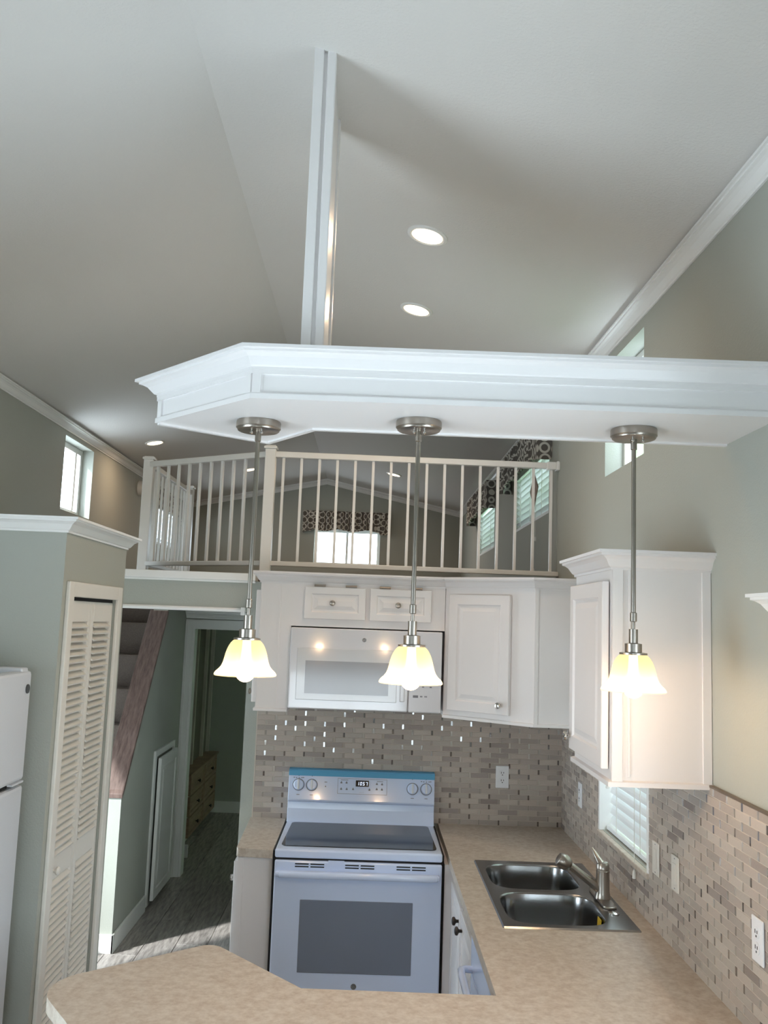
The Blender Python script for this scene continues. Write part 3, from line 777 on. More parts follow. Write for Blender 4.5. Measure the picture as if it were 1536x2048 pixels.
# ------------------------------------------------------------------ countertop
def arc(cx, cy, r, a0, a1, n=8):
    return [(cx + r * math.cos(math.radians(a0 + (a1 - a0) * k / n)), cy + r * math.sin(math.radians(a0 + (a1 - a0) * k / n))) for k in range(n + 1)]
def rounded(poly, radii, n=8):
    out = []
    N_ = len(poly)
    for i, (p, r) in enumerate(zip(poly, radii)):
        p = Vector(p); a = Vector(poly[i - 1]); c_ = Vector(poly[(i + 1) % N_])
        if r <= 0: out.append(tuple(p)); continue
        u = (a - p).normalized(); v = (c_ - p).normalized()
        th = math.acos(max(-1, min(1, u.dot(v)))); dd = r / math.tan(th / 2)
        s0, s1 = p + u * dd, p + v * dd
        ctr = p + (u + v).normalized() * (r / math.sin(th / 2))
        w0, w1 = s0 - ctr, s1 - ctr
        an = w0.angle_signed(w1) if w0.length else 0
        for k in range(n + 1):
            q = w0.copy(); q.rotate(Matrix.Rotation(-an * k / n, 2)); out.append(tuple(ctr + q))
    return out
CT = .04
SKX0, SKX1, SKY0, SKY1 = .53, .975, 3.275, 4.10       # cut-out for the sink
t = thing('countertop', 'speckled beige laminate countertop with an angled rounded peninsula end', 'countertop', (.3, 3.3, ZC - CT))
cb = B()
XE = .403
cb.box(XE, SKX0, 2.682, YK, ZC - CT, ZC).box(SKX1, XR, 2.682, YK, ZC - CT, ZC).box(SKX0, SKX1, 2.682, SKY0, ZC - CT, ZC).box(SKX0, SKX1, SKY1, YK, ZC - CT, ZC)
pen = rounded([(XR, 2.682), (XE, 2.682), (-.154, 2.690), (-.462, 3.022), (-.90, 2.665), (-.50, 2.1), (XR, 2.02)], [0, 0, 0, .05, .14, .1, 0])
cb.prism(pen, ZC - CT, ZC)
part('slab', cb, 'counter_laminate', t)
part('caulk_line', B().box(XR - .006, XR, 2.02, YK, ZC, ZC + .006).box(.38, XR, YK - .006, YK, ZC, ZC + .006), 'trim_white', t)
single('countertop_end_piece', B().prism(rounded([(GX0 - .01, YK), (GX0 - .01, 4.205), (-.565, 4.222), (-.585, YK)], [0, 0, .02, 0]), ZC - CT, ZC), 'counter_laminate',
       'short beige laminate countertop piece on the hall side of the range', 'countertop', bev=.003)

# ------------------------------------------------------------------ base cabinets
t = thing('base_cabinet', 'narrow white base cabinet between the range and the hall', 'cabinet', (-.48, 4.55, 0))
part('body', B().box(-.556, GX0 - .012, 4.235, YK - .002, .09, ZC - CT), 'cabinet_white', t)
part('end_panel', B().box(-.556, -.53, 4.229, 4.235, .09, ZC - CT - .004).box(-.41, GX0 - .012, 4.229, 4.235, .09, ZC - CT - .004), 'cabinet_white', t)
part('toe_kick', B().box(-.53, GX0 - .012, 4.29, YK - .002, 0, .09), 'cabinet_white', t)
d = part('door', panel_door(.5, .72, Mxy(-.578, 4.78, .12, -math.pi / 2)), 'cabinet_white', t)
part('knob', knob(Mxy(-.578, 4.36, .745, -math.pi / 2)), 'polished_nickel', d)
t = thing('sink_cabinet', 'white two-door base cabinet under the stainless sink', 'cabinet', (.75, 3.8, 0))
SBX = .432
part('body', B().box(SBX, XR - .002, 3.36, 4.2, .09, .72).box(SBX, SBX + .02, 3.36, 4.2, .72, ZC - CT).box(GX1 + .012, XR - .002, 4.205, YK - .002, .09, ZC - CT), 'cabinet_white', t)

part('toe_kick', B().box(SBX + .05, XR - .002, 3.36, 4.2, 0, .09), 'cabinet_white', t)
for y1, ky in ((4.11, 3.77), (3.70, 3.655)):
    d = part('door', panel_door(.375, .72, Mxy(SBX - .022, y1, .11, -math.pi / 2)), 'cabinet_white', t)
    part('knob', knob(Mxy(SBX - .022, ky, .768, -math.pi / 2), .017), 'dark_nickel', d)
t = thing('dishwasher', 'white dishwasher with a curved bar handle under the counter corner', 'dishwasher', (.75, 3.02, 0))
part('body', B().box(SBX + .01, XR - .03, 2.72, 3.335, .03, ZC - CT - .004), 'appliance_body', t)
part('door', B().box(SBX - .024, SBX + .01, 2.722, 3.333, .1, .74), 'appliance_white', t, bev=.006)
part('control_strip', B().box(SBX - .024, SBX + .01, 2.722, 3.333, .745, ZC - CT - .006), 'appliance_white', t, bev=.005)
part('handle', B().tube([(SBX - .024, 3.29, .76), (SBX - .05, 3.285, .763), (SBX - .066, 3.26, .768), (SBX - .069, 3.2, .77), (SBX - .069, 2.86, .77), (SBX - .066, 2.80, .768), (SBX - .05, 2.775, .763), (SBX - .024, 2.77, .76)], .0125, 14), 'appliance_white', t)
part('kick_plate', B().box(SBX + .04, SBX + .05, 2.722, 3.333, .0, .1), 'appliance_body', t)
t = thing('peninsula_cabinet', 'white base cabinet carrying the peninsula counter', 'cabinet', (.2, 2.4, 0))
pc = [(XR - .002, 2.655), (-.165, 2.655), (-.42, 2.93), (-.62, 2.77), (-.36, 2.33), (XR - .002, 2.3)]
part('body', B().prism(pc, .09, ZC - CT), 'cabinet_white', t)
part('toe_kick', B().prism([(x * .97, 2.5 + (y - 2.5) * .85) for x, y in pc], 0, .09), 'cabinet_white', t)

# ------------------------------------------------------------------ sink
t = thing('kitchen_sink', 'stainless steel double bowl drop-in sink in the beige counter', 'sink', (.75, 3.69, ZC))
sx0, sx1, sy0, sy1 = .512, .992, 3.255, 4.122
symid = 3.682
def bowl_ring(cx_, cy_, hx, hy, n=64, e=4.2):
    out = []
    for k in range(n):
        a = 2 * math.pi * (k + .5) / n
        c_, s_ = math.cos(a), math.sin(a)
        r = (abs(c_ / hx) ** e + abs(s_ / hy) ** e) ** (-1 / e)
        out.append((cx_ + r * c_, cy_ + r * s_))
    return out
rim = B()
bowls = []
for y0, y1, by0, by1 in ((sy0, symid, 3.285, 3.662), (symid, sy1, 3.703, 4.078)):
    cx_, cy_ = .722, (by0 + by1) / 2; hx, hy = .183, (by1 - by0) / 2
    ring = bowl_ring(cx_, cy_, hx, hy); n = len(ring); outer = []
    for x, y in ring:
        dx, dy = x - cx_, y - cy_
        k = min(((sx1 if dx > 0 else sx0) - cx_) / dx if abs(dx) > 1e-9 else 9e9, ((y1 if dy > 0 else y0) - cy_) / dy if abs(dy) > 1e-9 else 9e9)
        outer.append([cx_ + dx * k, cy_ + dy * k])
    for X, Y in ((sx0, y0), (sx1, y0), (sx1, y1), (sx0, y1)):
        j = min(range(n), key=lambda i: (outer[i][0] - X) ** 2 + (outer[i][1] - Y) ** 2); outer[j] = [X, Y]
    zt_ = ZC + .006
    vs = [(x, y, zt_) for x, y in outer] + [(x, y, zt_) for x, y in ring]
    rim.add(vs, [(k, (k + 1) % n, n + (k + 1) % n, n + k) for k in range(n)])
    bowls.append((cx_, cy_, hx, hy))
rim.sweep([(sx0, sy0, ZC), (sx1, sy0, ZC)], [(0, -1, 0)] * 2, [(0, 0, 1)] * 2, [(0, 0), (.004, 0), (0, .006)])
rim.sweep([(sx0, sy1, ZC), (sx1, sy1, ZC)], [(0, 1, 0)] * 2, [(0, 0, 1)] * 2, [(0, 0), (.004, 0), (0, .006)])
rim.sweep([(sx0, sy0, ZC), (sx0, sy1, ZC)], [(-1, 0, 0)] * 2, [(0, 0, 1)] * 2, [(0, 0), (.004, 0), (0, .006)])
rim.sweep([(sx1, sy0, ZC), (sx1, sy1, ZC)], [(1, 0, 0)] * 2, [(0, 0, 1)] * 2, [(0, 0), (.004, 0), (0, .006)])
part('rim', rim, 'stainless', t)
for bi, (cx_, cy_, hx, hy) in enumerate(bowls):
    q = B(); lv = [(0, .006, 4.2), (.003, .0035, 4.2), (.005, -.002, 4.2), (.008, -.06, 4.2), (.016, -.15, 4.0), (.028, -.168, 3.6), (.05, -.175, 3.2), (.15, -.178, 2.4)]
    rings = [[(x, y, ZC + dz) for x, y in bowl_ring(cx_, cy_, hx - d_, hy - d_, e=e_)] for d_, dz, e_ in lv]
    n = 64; vs = [p for r in rings for p in r]
    fs = [(i * n + k, i * n + (k + 1) % n, (i + 1) * n + (k + 1) % n, (i + 1) * n + k) for i in range(len(rings) - 1) for k in range(n)]
    q.add(vs, fs, smooth=True); q.add([], [])
    q.f.append([len(q.v) - n + k for k in range(n)]); q.sm.append(True); q.mi.append(0)
    bo = part('bowl', q, 'stainless', t)
    part('drain', B().lathe([(0, .004), (.03, .003), (.042, .005), (.045, .001)], (cx_, cy_, ZC - .178), n=28), 'polished_nickel', bo)
part('hole_cap', B().lathe([(.02, 0), (.02, .003), (.014, .006), (0, .0065)], (.945, 3.43, ZC + .006), n=24), 'polished_nickel', t)
lx0, lx1, ly0, ly1 = .8915, .8935, 3.405, 3.462
lab_ = part('warning_label', B().add([(lx0, ly0, ZC - .012), (lx1, ly1, ZC - .014), (lx1 - .003, ly1, ZC - .062), (lx0 - .003, ly0, ZC - .058), (lx0 + .002, ly0, ZC - .012), (lx1 + .002, ly1, ZC - .014), (lx1 - .001, ly1, ZC - .062), (lx0 - .001, ly0, ZC - .058)],
     [(0, 1, 2, 3), (7, 6, 5, 4), (0, 4, 5, 1), (1, 5, 6, 2), (2, 6, 7, 3), (3, 7, 4, 0)]), 'yellow_label', t, label='yellow warning label')
part('label_print', B().tube([(lx0 + .002, ly0 + .012, ZC - .02), (lx0 + .0045, ly0 + .03, ZC - .033), (lx0 + .001, ly0 + .014, ZC - .036), (lx0 + .004, ly0 + .036, ZC - .052)], .0028, 6), 'slot_dark', lab_)

# faucet
FXc, FYc = .948, 3.60
zf = ZC + .006
t = thing('faucet', 'brushed nickel single-lever faucet with pull-out spray head on the sink', 'faucet', (FXc, FYc, zf))
dp = []
for s_, cy_ in ((1, FYc + .10), (-1, FYc - .10)):
    dp += arc(FXc, cy_, .027, 0 if s_ > 0 else 180, 180 if s_ > 0 else 360, 10)
part('deck_plate', B().prism(dp, zf, zf + .008), 'brushed_nickel', t, bev=.003)
part('column', B().lathe([(.032, .006), (.030, .012), (.0265, .03), (.0255, .10), (.0255, .108), (.024, .11), (.024, .114), (.0255, .116), (.025, .132), (.019, .14), (0, .143)], (FXc, FYc, zf), n=32), 'brushed_nickel', t)
part('spout', B().tube([(FXc - .008, FYc, zf + .035), (FXc - .05, FYc, zf + .066), (FXc - .10, FYc - .002, zf + .102), (FXc - .135, FYc - .004, zf + .128)], [.018, .0165, .015, .0145], 18), 'brushed_nickel', t)
sp0 = Vector((FXc - .128, FYc - .004, zf + .124)); sd = Vector((-.8, -.02, .42)).normalized()
part('spray_head', B().tube([sp0 + sd * k for k in (0, .006, .016, .03, .044, .054, .058)], [.015, .022, .027, .0295, .028, .023, .014], 24), 'brushed_nickel', t)
part('lever', B().tube([(FXc - .006, FYc, zf + .132), (FXc - .016, FYc + .014, zf + .15), (FXc - .026, FYc + .034, zf + .17), (FXc - .031, FYc + .048, zf + .182)], [.0155, .0115, .007, .0025], 16), 'brushed_nickel', t)

# ------------------------------------------------------------------ tiled backsplashes
PIT, RH = .104, .02655
TW, TH, TD = .0925, .0243, .008
tile_b = B()
hx, hz = .5, .5
tile_b.add([(-.5, 0, -.5), (.5, 0, -.5), (.5, 0, .5), (-.5, 0, .5), (-.5, -.8, -.5), (.5, -.8, -.5), (.5, -.8, .5), (-.5, -.8, .5), (-.488, -1, -.46), (.488, -1, -.46), (.488, -1, .46), (-.488, -1, .46)],
           [(0, 1, 5, 4), (1, 2, 6, 5), (2, 3, 7, 6), (3, 0, 4, 7), (4, 5, 9, 8), (5, 6, 10, 9), (6, 7, 11, 10), (7, 4, 8, 11), (8, 9, 10, 11)])
tile_me = [unit_mesh('tile', tile_b, m_) for m_ in TILES]
WTS = [5, 5, 4, 4, 2, 4, 1]
def clip(r, holes):
    """rectangle minus holes (each hole cuts one side)"""
    a0, a1, z0, z1 = r
    for h0, h1, g0, g1 in holes:
        if a1 <= h0 or a0 >= h1 or z1 <= g0 or z0 >= g1: continue
        if a0 >= h0 and a1 <= h1 and z0 >= g0 and z1 <= g1: return None
        if z0 < g0 - .004 and z1 > g0 and a0 >= h0 - .02 and a1 <= h1 + .02: z1 = g0
        elif a0 < h0 and a1 <= h1 + .001: a1 = h0
        elif a1 > h1 and a0 >= h0 - .001: a0 = h1
        elif z0 < g0: z1 = g0
        else: return None
    return (a0, a1, z0, z1) if a1 - a0 > .006 and z1 - z0 > .004 else None
def backsplash(name, label, axis, plane, a0, a1, z0, z1, holes, near, skip, limit):
    """near(a,z) orders the tiles by how large they show; tiles past the limit are joined"""
    mid = (plane - .002, (a0 + a1) / 2, z0) if axis == 'x' else ((a0 + a1) / 2, plane - .002, z0)
    t = thing(name, label, 'backsplash', mid)
    back = wall_cells(B(), axis, plane - .0105, .0105, a0, a1, z0, z1, [(max(h[0], a0), min(h[1], a1), max(h[2], z0), min(h[3], z1)) for h in holes])
    part('grout_bed', back, 'grout', t)
    rects = []; strips = B()
    rows = int((z1 - z0) / RH) + 1
    for r in range(rows):
        zb = z0 + .002 + r * RH; zt2 = min(zb + TH, z1)
        if zt2 - zb < .005: continue
        off = (0 if r % 2 else PIT / 2)
        k = -1
        while a0 + off + k * PIT < a1:
            p = a0 + off + k * PIT; k += 1
            q = clip((max(p, a0), min(p + TW, a1), zb, zt2), holes)
            if q and q[1] > q[0]: rects.append(q)
            s_ = clip((max(p + TW + .0012, a0), min(p + PIT - .0012, a1), zb, zt2), holes)
            if s_ and not skip(*s_):
                sm_i = random.choices((0, 1, 2), (3, 4, 3))[0]
                tl = random.uniform(-.0004, .0004); tl2 = random.uniform(-.0008, .0008)
                if axis == 'y':
                    y_ = plane - .004
                    strips.add([(s_[0], y_, s_[2]), (s_[1], y_, s_[2]), (s_[1], y_, s_[3]), (s_[0], y_, s_[3]), (s_[0], y_ - .0074 + tl, s_[2]), (s_[1], y_ - .0074 - tl, s_[2]), (s_[1], y_ - .0074 - tl + tl2, s_[3]), (s_[0], y_ - .0074 + tl + tl2, s_[3])],
                               [(4, 5, 6, 7), (0, 1, 5, 4), (1, 2, 6, 5), (2, 3, 7, 6), (3, 0, 4, 7)], mi=sm_i)
                else:
                    y_ = plane - .004
                    strips.add([(y_, s_[0], s_[2]), (y_, s_[1], s_[2]), (y_, s_[1], s_[3]), (y_, s_[0], s_[3]), (y_ - .0074 + tl, s_[0], s_[2]), (y_ - .0074 - tl, s_[1], s_[2]), (y_ - .0074 - tl + tl2, s_[1], s_[3]), (y_ - .0074 + tl + tl2, s_[0], s_[3])],
                               [(7, 6, 5, 4), (4, 5, 1, 0), (5, 6, 2, 1), (6, 7, 3, 2), (7, 4, 0, 3)], mi=sm_i)
    rects = [q for q in rects if not skip(*q)]
    rects.sort(key=lambda q: near((q[0] + q[1]) / 2, (q[2] + q[3]) / 2))
    rest = B()
    for i, q in enumerate(rects):
        mi = random.choices(range(len(TILES)), WTS)[0]
        ca, cz, wa, wz = (q[0] + q[1]) / 2, (q[2] + q[3]) / 2, q[1] - q[0], q[3] - q[2]
        dj = TD + random.uniform(-.0006, .0006)
        if i < limit:
            if axis == 'y': inst('tile', tile_me[mi], t, (ca, plane - .004, cz), (wa, dj, wz))
            else: inst('tile', tile_me[mi], t, (plane - .004, ca, cz), (wa, dj, wz), (0, 0, -math.pi / 2))
        else:
            M = (Matrix.Translation((ca, plane - .004, cz)) if axis == 'y' else Matrix.Translation((plane - .004, ca, cz)) @ Matrix.Rotation(-math.pi / 2, 4, 'Z')) @ Matrix.Diagonal((wa, dj, wz, 1))
            rest.add(tile_b.v, tile_b.f, mi=mi, M=M)
    if rest.v:
        o = part('tile_field', rest, TILES, t); o['kind'] = 'stuff'
    o = part('glass_strip_field', strips, ['glass_strip_dark', 'glass_strip', 'glass_strip_light'], t); o['kind'] = 'stuff'
    return t
def sk_back(a0, a1, z0, z1): return (a0 > GX0 + .01 and a1 < GX1 - .01 and z1 < 1.168) or (a0 > CX0 + .2 and z0 > ZB)
backsplash('tile_backsplash', 'grey-brown stone mosaic backsplash behind the range', 'y', YK, -.572, XR, ZC, 1.507, [(-.392, .384, 1.519, 1.6)], lambda a, z: abs(a), sk_back, 300)
kh = (WIN_R[1][0] - .02, WIN_R[1][1] + .02, WIN_R[1][2] - .022, 2.2)
def sk_right(a0, a1, z0, z1): return False
def near_r(a, z):
    # tiles right at the camera's edge of view come first, as they show largest
    return (a if a > 2.0 else 99) + (0 if z < 1.5 else 5)
backsplash('side_backsplash', 'grey-brown stone mosaic backsplash on the window wall beside the sink', 'x', XR, 2.02, YK - .013, ZC, 1.497, [kh], near_r, sk_right, 300)
struct('trim_10', B().box(XR - .014, XR, 2.0, RY0, 1.4975, 1.5035), 'trim_bronze')
struct('trim_11', B().box(-.578, -.572, YK - .012, YK, ZC, 1.507), 'grout')
# kitchen window sill and reveal trim
struct('trim_12', B().box(XR - .022, XR + .085, kh[0], kh[1], kh[2], kh[2] + .02), 'counter_laminate', bev=.004)
struct('trim_13', B().box(XR - .016, XR + .085, kh[1] - .022, kh[1], kh[2] + .02, 1.9).box(XR - .016, XR + .085, kh[0], kh[0] + .018, kh[2] + .02, 1.9).box(XR - .016, XR + .085, kh[0], kh[1], 1.9, 1.92), 'trim_white', bev=.003)

# ------------------------------------------------------------------ blinds
def blind(name, label, axis, plane, sgn, a0, a1, z0, z1, tilt, pitch=.044, cords=(), tassel=None, depth=.03, group='white slatted window blinds'):
    """slatted blind hanging inside a window opening; sgn = outward direction"""
    ctr = (plane + sgn * depth, (a0 + a1) / 2, z0) if axis == 'x' else ((a0 + a1) / 2, plane + sgn * depth, z0)
    t = thing(name, label, 'blind', ctr, None)
    W_ = a1 - a0 - .012
    q = B(); hw = W_ / 2
    prof = [(-.0245, -.001), (-.012, .0012), (0, .002), (.012, .0012), (.0245, -.001), (.0245, -.0034), (.012, -.0012), (0, -.0004), (-.012, -.0012), (-.0245, -.0034)]
    q.prism(prof, -hw, hw, 'y')
    me = unit_mesh('slat', q, 'blind_white')
    n = int((z1 - z0 - .07) / pitch)
    for k in range(n):
        z = z0 + .03 + (k + .5) * pitch
        inst('slat', me, t, (ctr[0], ctr[1], z), rot=(0, tilt * sgn, 0) if axis == 'x' else (0, tilt, math.pi / 2) if sgn < 0 else (0, tilt, -math.pi / 2))
    def bx(b, p, q_, r, s_, d0, d1):
        u0, u1 = sorted((plane + sgn * d0, plane + sgn * d1))
        return b.box(u0, u1, p, q_, r, s_) if axis == 'x' else b.box(p, q_, u0, u1, r, s_)
    part('head_rail', bx(B(), a0 + .004, a1 - .004, z1 - .042, z1 - .002, depth - .028, depth + .028), 'blind_white', t, bev=.003)
    part('bottom_rail', bx(B(), a0 + .006, a1 - .006, z0 + .004, z0 + .024, depth - .024, depth + .024), 'blind_white', t, bev=.003)
    for c_ in cords:
        part('ladder_cord', bx(B(), c_ - .0015, c_ + .0015, z0 + .02, z1 - .04, depth - .028, depth - .0255), 'cord_white', t)
    if tassel:
        for (a, zt2, zb, dd) in tassel:
            pos = (plane - sgn * dd, a) if axis == 'x' else (a, plane - sgn * dd)
            tp = part('pull_cord', B().tube([(pos[0], pos[1], zt2), (pos[0], pos[1], zb + .03)], .0014, 6), 'cord_white', t)
            part('tassel', B().lathe([(.003, .03), (.006, .024), (.0085, 0), (.006, -.002), (0, -.002)], (pos[0], pos[1], zb), n=14), 'cord_white', tp)
    return t
blind('kitchen_blind', 'white slatted blind in the window behind the sink', 'x', XR, 1, *WIN_R[1], tilt=math.radians(-68), cords=(3.55, 3.88), tassel=[(3.52, 1.88, 1.025, .018), (3.9, 1.88, 1.29, .02)], depth=.04)
blind('loft_blind', 'white slatted blind in the loft side window nearer the railing end', 'x', XR, 1, *WIN_R[3], tilt=math.radians(35), cords=(5.6, 6.0, 6.4), tassel=[(5.62, 2.9, 2.5, .03), (5.66, 2.9, 2.3, .03)])
blind('loft_blind', 'white slatted blind in the loft side window closer to the far gable wall', 'x', XR, 1, *WIN_R[4], tilt=math.radians(35), cords=(8.0, 8.6))
blind('loft_blind', 'white slatted blind in the left loft window behind the stair guard', 'x', XL, -1, *WIN_L[3], tilt=math.radians(30), cords=(9.1, 9.6))
# patterned valances
def valance(label, axis, plane, sgn, a0, a1, z0, z1, d_=.09):
    q = B()
    n = 60
    # scalloped, gathered front with returns to the wall
    pts = []
    for k in range(n + 1):
        a = a0 + (a1 - a0) * k / n
        w_ = .008 * math.sin(k * 1.9) + .004 * math.sin(k * 4.3)
        zb = z0 + .012 * math.sin(k / n * math.pi * 6) + (.0 if 6 < k < n - 6 else -.025)
        pts.append((d_ + w_, a, zb))
    pts = [(0.001, a0, pts[0][2])] + pts + [(0.001, a1, pts[-1][2])]
    vs = []
    for i_, (d0, a, zb) in enumerate(pts):
        end = 1 if i_ < 2 else -1 if i_ > len(pts) - 3 else 0
        di = d0 if i_ in (0, len(pts) - 1) else d0 - .006
        ai = a + .006 * end
        for dd, aa, z in ((d0, a, zb), (d0, a, z1), (di, ai, z1), (di, ai, zb)):
            vs.append((plane - sgn * dd, aa, z) if axis == 'x' else (aa, plane - sgn * dd, z))
    fs = []
    for i in range(len(pts) - 1):
        for k in range(4): fs.append((4 * i + k, 4 * i + (k + 1) % 4, 4 * i + 4 + (k + 1) % 4, 4 * i + 4 + k))
    q.add(vs, fs)
    return single('valance', q, 'medallion_fabric', label, 'valance', 'patterned valances in the loft')
valance('grey medallion print valance over the loft side window nearer the railing end', 'x', XR, 1, 5.27, 6.78, 2.99, 3.21)
valance('grey medallion print valance over the loft side window closer to the far gable wall', 'x', XR, 1, 7.62, 9.12, 2.99, 3.21)
valance('grey medallion print valance over the bright gable end window', 'y', YB, 1, -.83, .19, 3.005, 3.235)
valance('grey medallion print valance over the left loft window behind the stair guard', 'x', XL, -1, 8.62, 10.05, 2.99, 3.2)
q = B().add([(XR - .045, 5.62, 2.93), (XR - .045, 5.75, 2.83), (XR - .045, 5.62, 2.72), (XR - .045, 5.49, 2.83), (XR - .037, 5.62, 2.93), (XR - .037, 5.75, 2.83), (XR - .037, 5.62, 2.72), (XR - .037, 5.49, 2.83)],
            [(0, 1, 2, 3), (7, 6, 5, 4), (0, 4, 5, 1), (1, 5, 6, 2), (2, 6, 7, 3), (3, 7, 4, 0)])
single('hanging_tag', q, 'tag_wood', 'small brown diamond-shaped wooden tag hanging in front of a loft blind', 'ornament')
single('wall_vent', B().lathe([(.07, 0), (.07, .02), (.06, .05), (.05, .055), (.05, .075), (0, .08)], (XL, 8.27, 3.11), 'x', 28), 'trim_white', 'round white fixture high on the loft wall behind the railing post', 'wall fixture')

# ------------------------------------------------------------------ loft railing
t = thing('loft_railing', 'white metal loft railing with square posts and slim balusters above the kitchen', 'railing', (-.2, 5.05, ZL))
A_ = (-.597, 5.03); B_ = (-1.418, 5.55); C_ = (-1.41, 6.78); D_ = (XR - .0, 5.06)
ZTR, ZBR = 2.885, 2.262
def post(x, y, s_, top):
    q = B().box(x - s_, x + s_, y - s_, y + s_, ZL, top)
    o = part('post', q, 'rail_white', t, bev=.004)
    part('post_cap', B().box(x - s_ - .007, x + s_ + .007, y - s_ - .007, y + s_ + .007, top, top + .014).box(x - s_, x + s_, y - s_, y + s_, top + .014, top + .02), 'rail_white', o, bev=.003)
post(*A_, .03, 2.915); post(*B_, .03, 2.915); post(*C_, .03, 2.915)
def bar(name, p, q_, zc, w_, h_):
    p = Vector(p); q_ = Vector(q_); d = (q_ - p).normalized(); n_ = Vector((-d.y, d.x)) * w_
    return part(name, B().prism([tuple(p + n_), tuple(q_ + n_), tuple(q_ - n_), tuple(p - n_)], zc - h_, zc + h_), 'rail_white', t, bev=.004)
for p, q_ in ((A_, D_), (B_, A_), (B_, C_)):
    bar('top_rail', p, q_, ZTR, .021, .017); bar('bottom_rail', p, q_, ZBR, .016, .0135)
bal_me = unit_mesh('baluster', B().box(-.0074, .0074, -.0074, .0074, ZBR, ZTR), 'rail_white')
def balusters(p, q_, n, f0, f1):
    p = Vector(p); q_ = Vector(q_); d = q_ - p; an = math.atan2(d.y, d.x)
    for k in range(n):
        c_ = p + d * (f0 + (f1 - f0) * k / (n - 1))
        inst('baluster', bal_me, t, (c_.x, c_.y, 0), rot=(0, 0, an))
balusters(A_, D_, 16, .045, .972)
balusters(B_, A_, 10, .085, .90)
balusters(B_, C_, 12, .06, .93)
part('wall_flange', B().box(XR - .075, XR - .02, 5.035, 5.085, ZTR - .022, ZTR + .022).box(XR - .02, XR, 5.03, 5.09, ZTR - .026, ZTR + .026), 'rail_white', t, bev=.005)

# ------------------------------------------------------------------ stairs
t = thing('staircase', 'steep brown carpeted staircase climbing to the loft', 'stairs', (-1.85, 5.6, 0))
RUN, RISE = .1725, .213
for k in range(1, 11):
    y0 = 4.735 + RUN * k; z1 = RISE * k - .03
    if z1 > ZL: break
    part('step', B().box(XL + .001, XH0 - .1 if k > 3 else -1.8, y0, y0 + RUN + .28, max(z1 - RISE - .02, 0), z1), 'carpet', t, bev=.014)  # lowest steps are narrowed so sun reaches the stair wall end
part('cap_board', B().prism([(5.432, .868), (5.432, .893), (5.455, .915), (yt_ - .004, ZH - .004), (yt_ - .004 - .0, ZH - .034), (5.46, .868 + .018)], XH0 - .125, XH0 + .008, 'x'), 'cap_wood', ws_, bev=.004, label='reddish brown wooden cap board')
t = thing('stair_access_panel', 'small white panelled door leaning at the hall side of the stair wall', 'door', (XH0, 6.5, 0))
part('frame', B().box(XH0, XH0 + .014, 6.2, 6.24, .02, 1.03).box(XH0, XH0 + .014, 6.77, 6.80, .02, 1.03).box(XH0, XH0 + .014, 6.24, 6.77, .99, 1.03), 'trim_white', t)
part('door_panel', panel_door(.53, .93, Mxy(XH0 + .045, 6.24, .05, math.pi / 2), st=.06), 'trim_white', t)

# ------------------------------------------------------------------ bedroom at the end of the hall
DX, DY0, DY1, DZ = -1.475, 7.84, 9.23, .60
t = thing('dresser', 'white drawer chest with a brown wooden top seen through the hall doorway', 'dresser', (-1.75, 8.5, 0))
part('body', B().box(XL + .01, DX - .02, DY0, DY1, .04, DZ - .02), 'dresser_white', t)
part('top', B().box(XL + .01, DX + .012, DY0 - .015, DY1, DZ - .02, DZ), 'dresser_wood', t, bev=.003)
part('plinth', B().box(XL + .01, DX - .05, DY0 + .02, DY1, 0, .04), 'dresser_white', t)
for c_ in range(2):
    for r in range(3):
        y1 = DY0 + .03 + (c_ + 1) * .66; z0 = .06 + r * .175
        dr = part('drawer', panel_door(.63, .165, Mxy(DX, y1 - .63, z0, math.pi / 2), st=.03), 'dresser_wood', t)
        part('knob', knob(Mxy(DX + .0, y1 - .315, z0 + .08, math.pi / 2)), 'dark_nickel', dr)
t = thing('wardrobe', 'tall panelled wardrobe front standing over the drawer chest', 'wardrobe', (-1.8, 8.5, DZ))
part('body', B().box(XL + .01, DX - .12, DY0 + .02, DY1, DZ, ZH - .01), 'panel_dark', t)
for y in (DY0 + .02, 8.36, 8.86, DY1 - .04):
    part('stile', B().box(DX - .12, DX - .09, y, y + .045, DZ, ZH - .01), 'dresser_white', t)

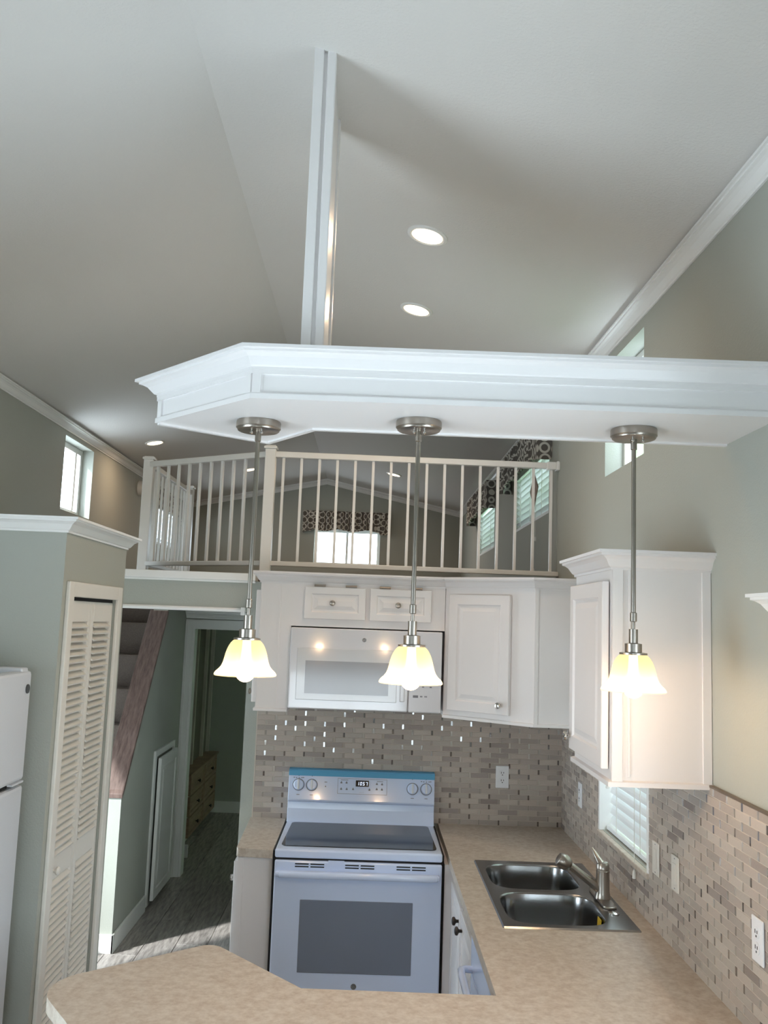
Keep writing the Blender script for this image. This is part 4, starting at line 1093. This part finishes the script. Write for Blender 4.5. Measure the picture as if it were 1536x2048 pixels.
# ------------------------------------------------------------------ outlets, switches, cornice
def plate(name, label, axis, plane, ca, cz, kind, mt, group=None):
    w_, h_ = .070, .114
    M = Mxy(ca, plane, cz, 0) if axis == 'y' else Mxy(plane, ca, cz, -math.pi / 2)
    t = thing(name, label, 'outlet' if kind == 'outlet' else 'switch', tuple(M.translation), group)
    part('cover_plate', B().box(-w_ / 2, w_ / 2, -.006, 0, -h_ / 2, h_ / 2, M=M), mt, t, bev=.003)
    if kind == 'outlet':
        for s_ in (-1, 1):
            so = part('socket', B().lathe([(.0165, 0), (.0165, .002), (0, .002)], n=24, M=M @ Matrix.Translation((0, -.006, s_ * .0195)) @ Matrix.Rotation(math.pi / 2, 4, 'X')), mt, t)
            part('slots', B().box(-.0075, -.0045, -.0088, -.007, -.002 + s_ * .0195, .008 + s_ * .0195, M=M).box(.0045, .0075, -.0088, -.007, -.001 + s_ * .0195, .007 + s_ * .0195, M=M).box(-.0025, .0025, -.0088, -.007, -.011 + s_ * .0195, -.006 + s_ * .0195, M=M), 'slot_dark', so)
    else:
        part('rocker', B().box(-.016, .016, -.009, -.005, -.033, .033, M=M), mt, t, bev=.002)
        part('screw', B().box(-.004, .004, -.0066, -.006, .046, .049, M=M).box(-.004, .004, -.0066, -.006, -.049, -.046, M=M), 'icon_grey', t)
TP = .0125
plate('wall_outlet', 'white duplex outlet on the tiles between the range and the corner', 'y', YK - TP, .737, 1.165, 'outlet', 'outlet_white')
plate('wall_outlet', 'white outlet plate on the side tiles between the corner and the window', 'x', XR - TP, 4.41, 1.165, 'outlet', 'outlet_white')
plate('wall_outlet', 'white duplex outlet on the side tiles over the peninsula end of the counter', 'x', XR - TP, 2.432, 1.168, 'outlet', 'outlet_white')
plate('light_switch', 'almond rocker switch plate next to the kitchen window edge', 'x', XR - TP, 3.268, 1.162, 'switch', 'switch_almond')
plate('light_switch', 'almond rocker switch plate further from the window toward the peninsula', 'x', XR - TP, 3.066, 1.165, 'switch', 'switch_almond')
t = thing('window_cornice', 'white crown-topped window cornice on the right wall before the peninsula', 'cornice', (XR - .03, 1.4, 1.99))
part('board', B().box(XR - .022, XR, .42, 2.28, 1.93, 2.03), 'trim_white', t)
part('crown', B().moulding([(XR, .40), (XR - .02, .40), (XR - .02, 2.29), (XR, 2.29)], 2.012, scaled(CROWN, 1.0, 1.0), side=-1).box(XR - .02, XR, .40, 2.29, 2.02, 2.06), 'trim_white', t)
struct('trim_14', B().box(XR - .004, XR, 5.085, 5.11, ZL, zc_), 'sage_paint')
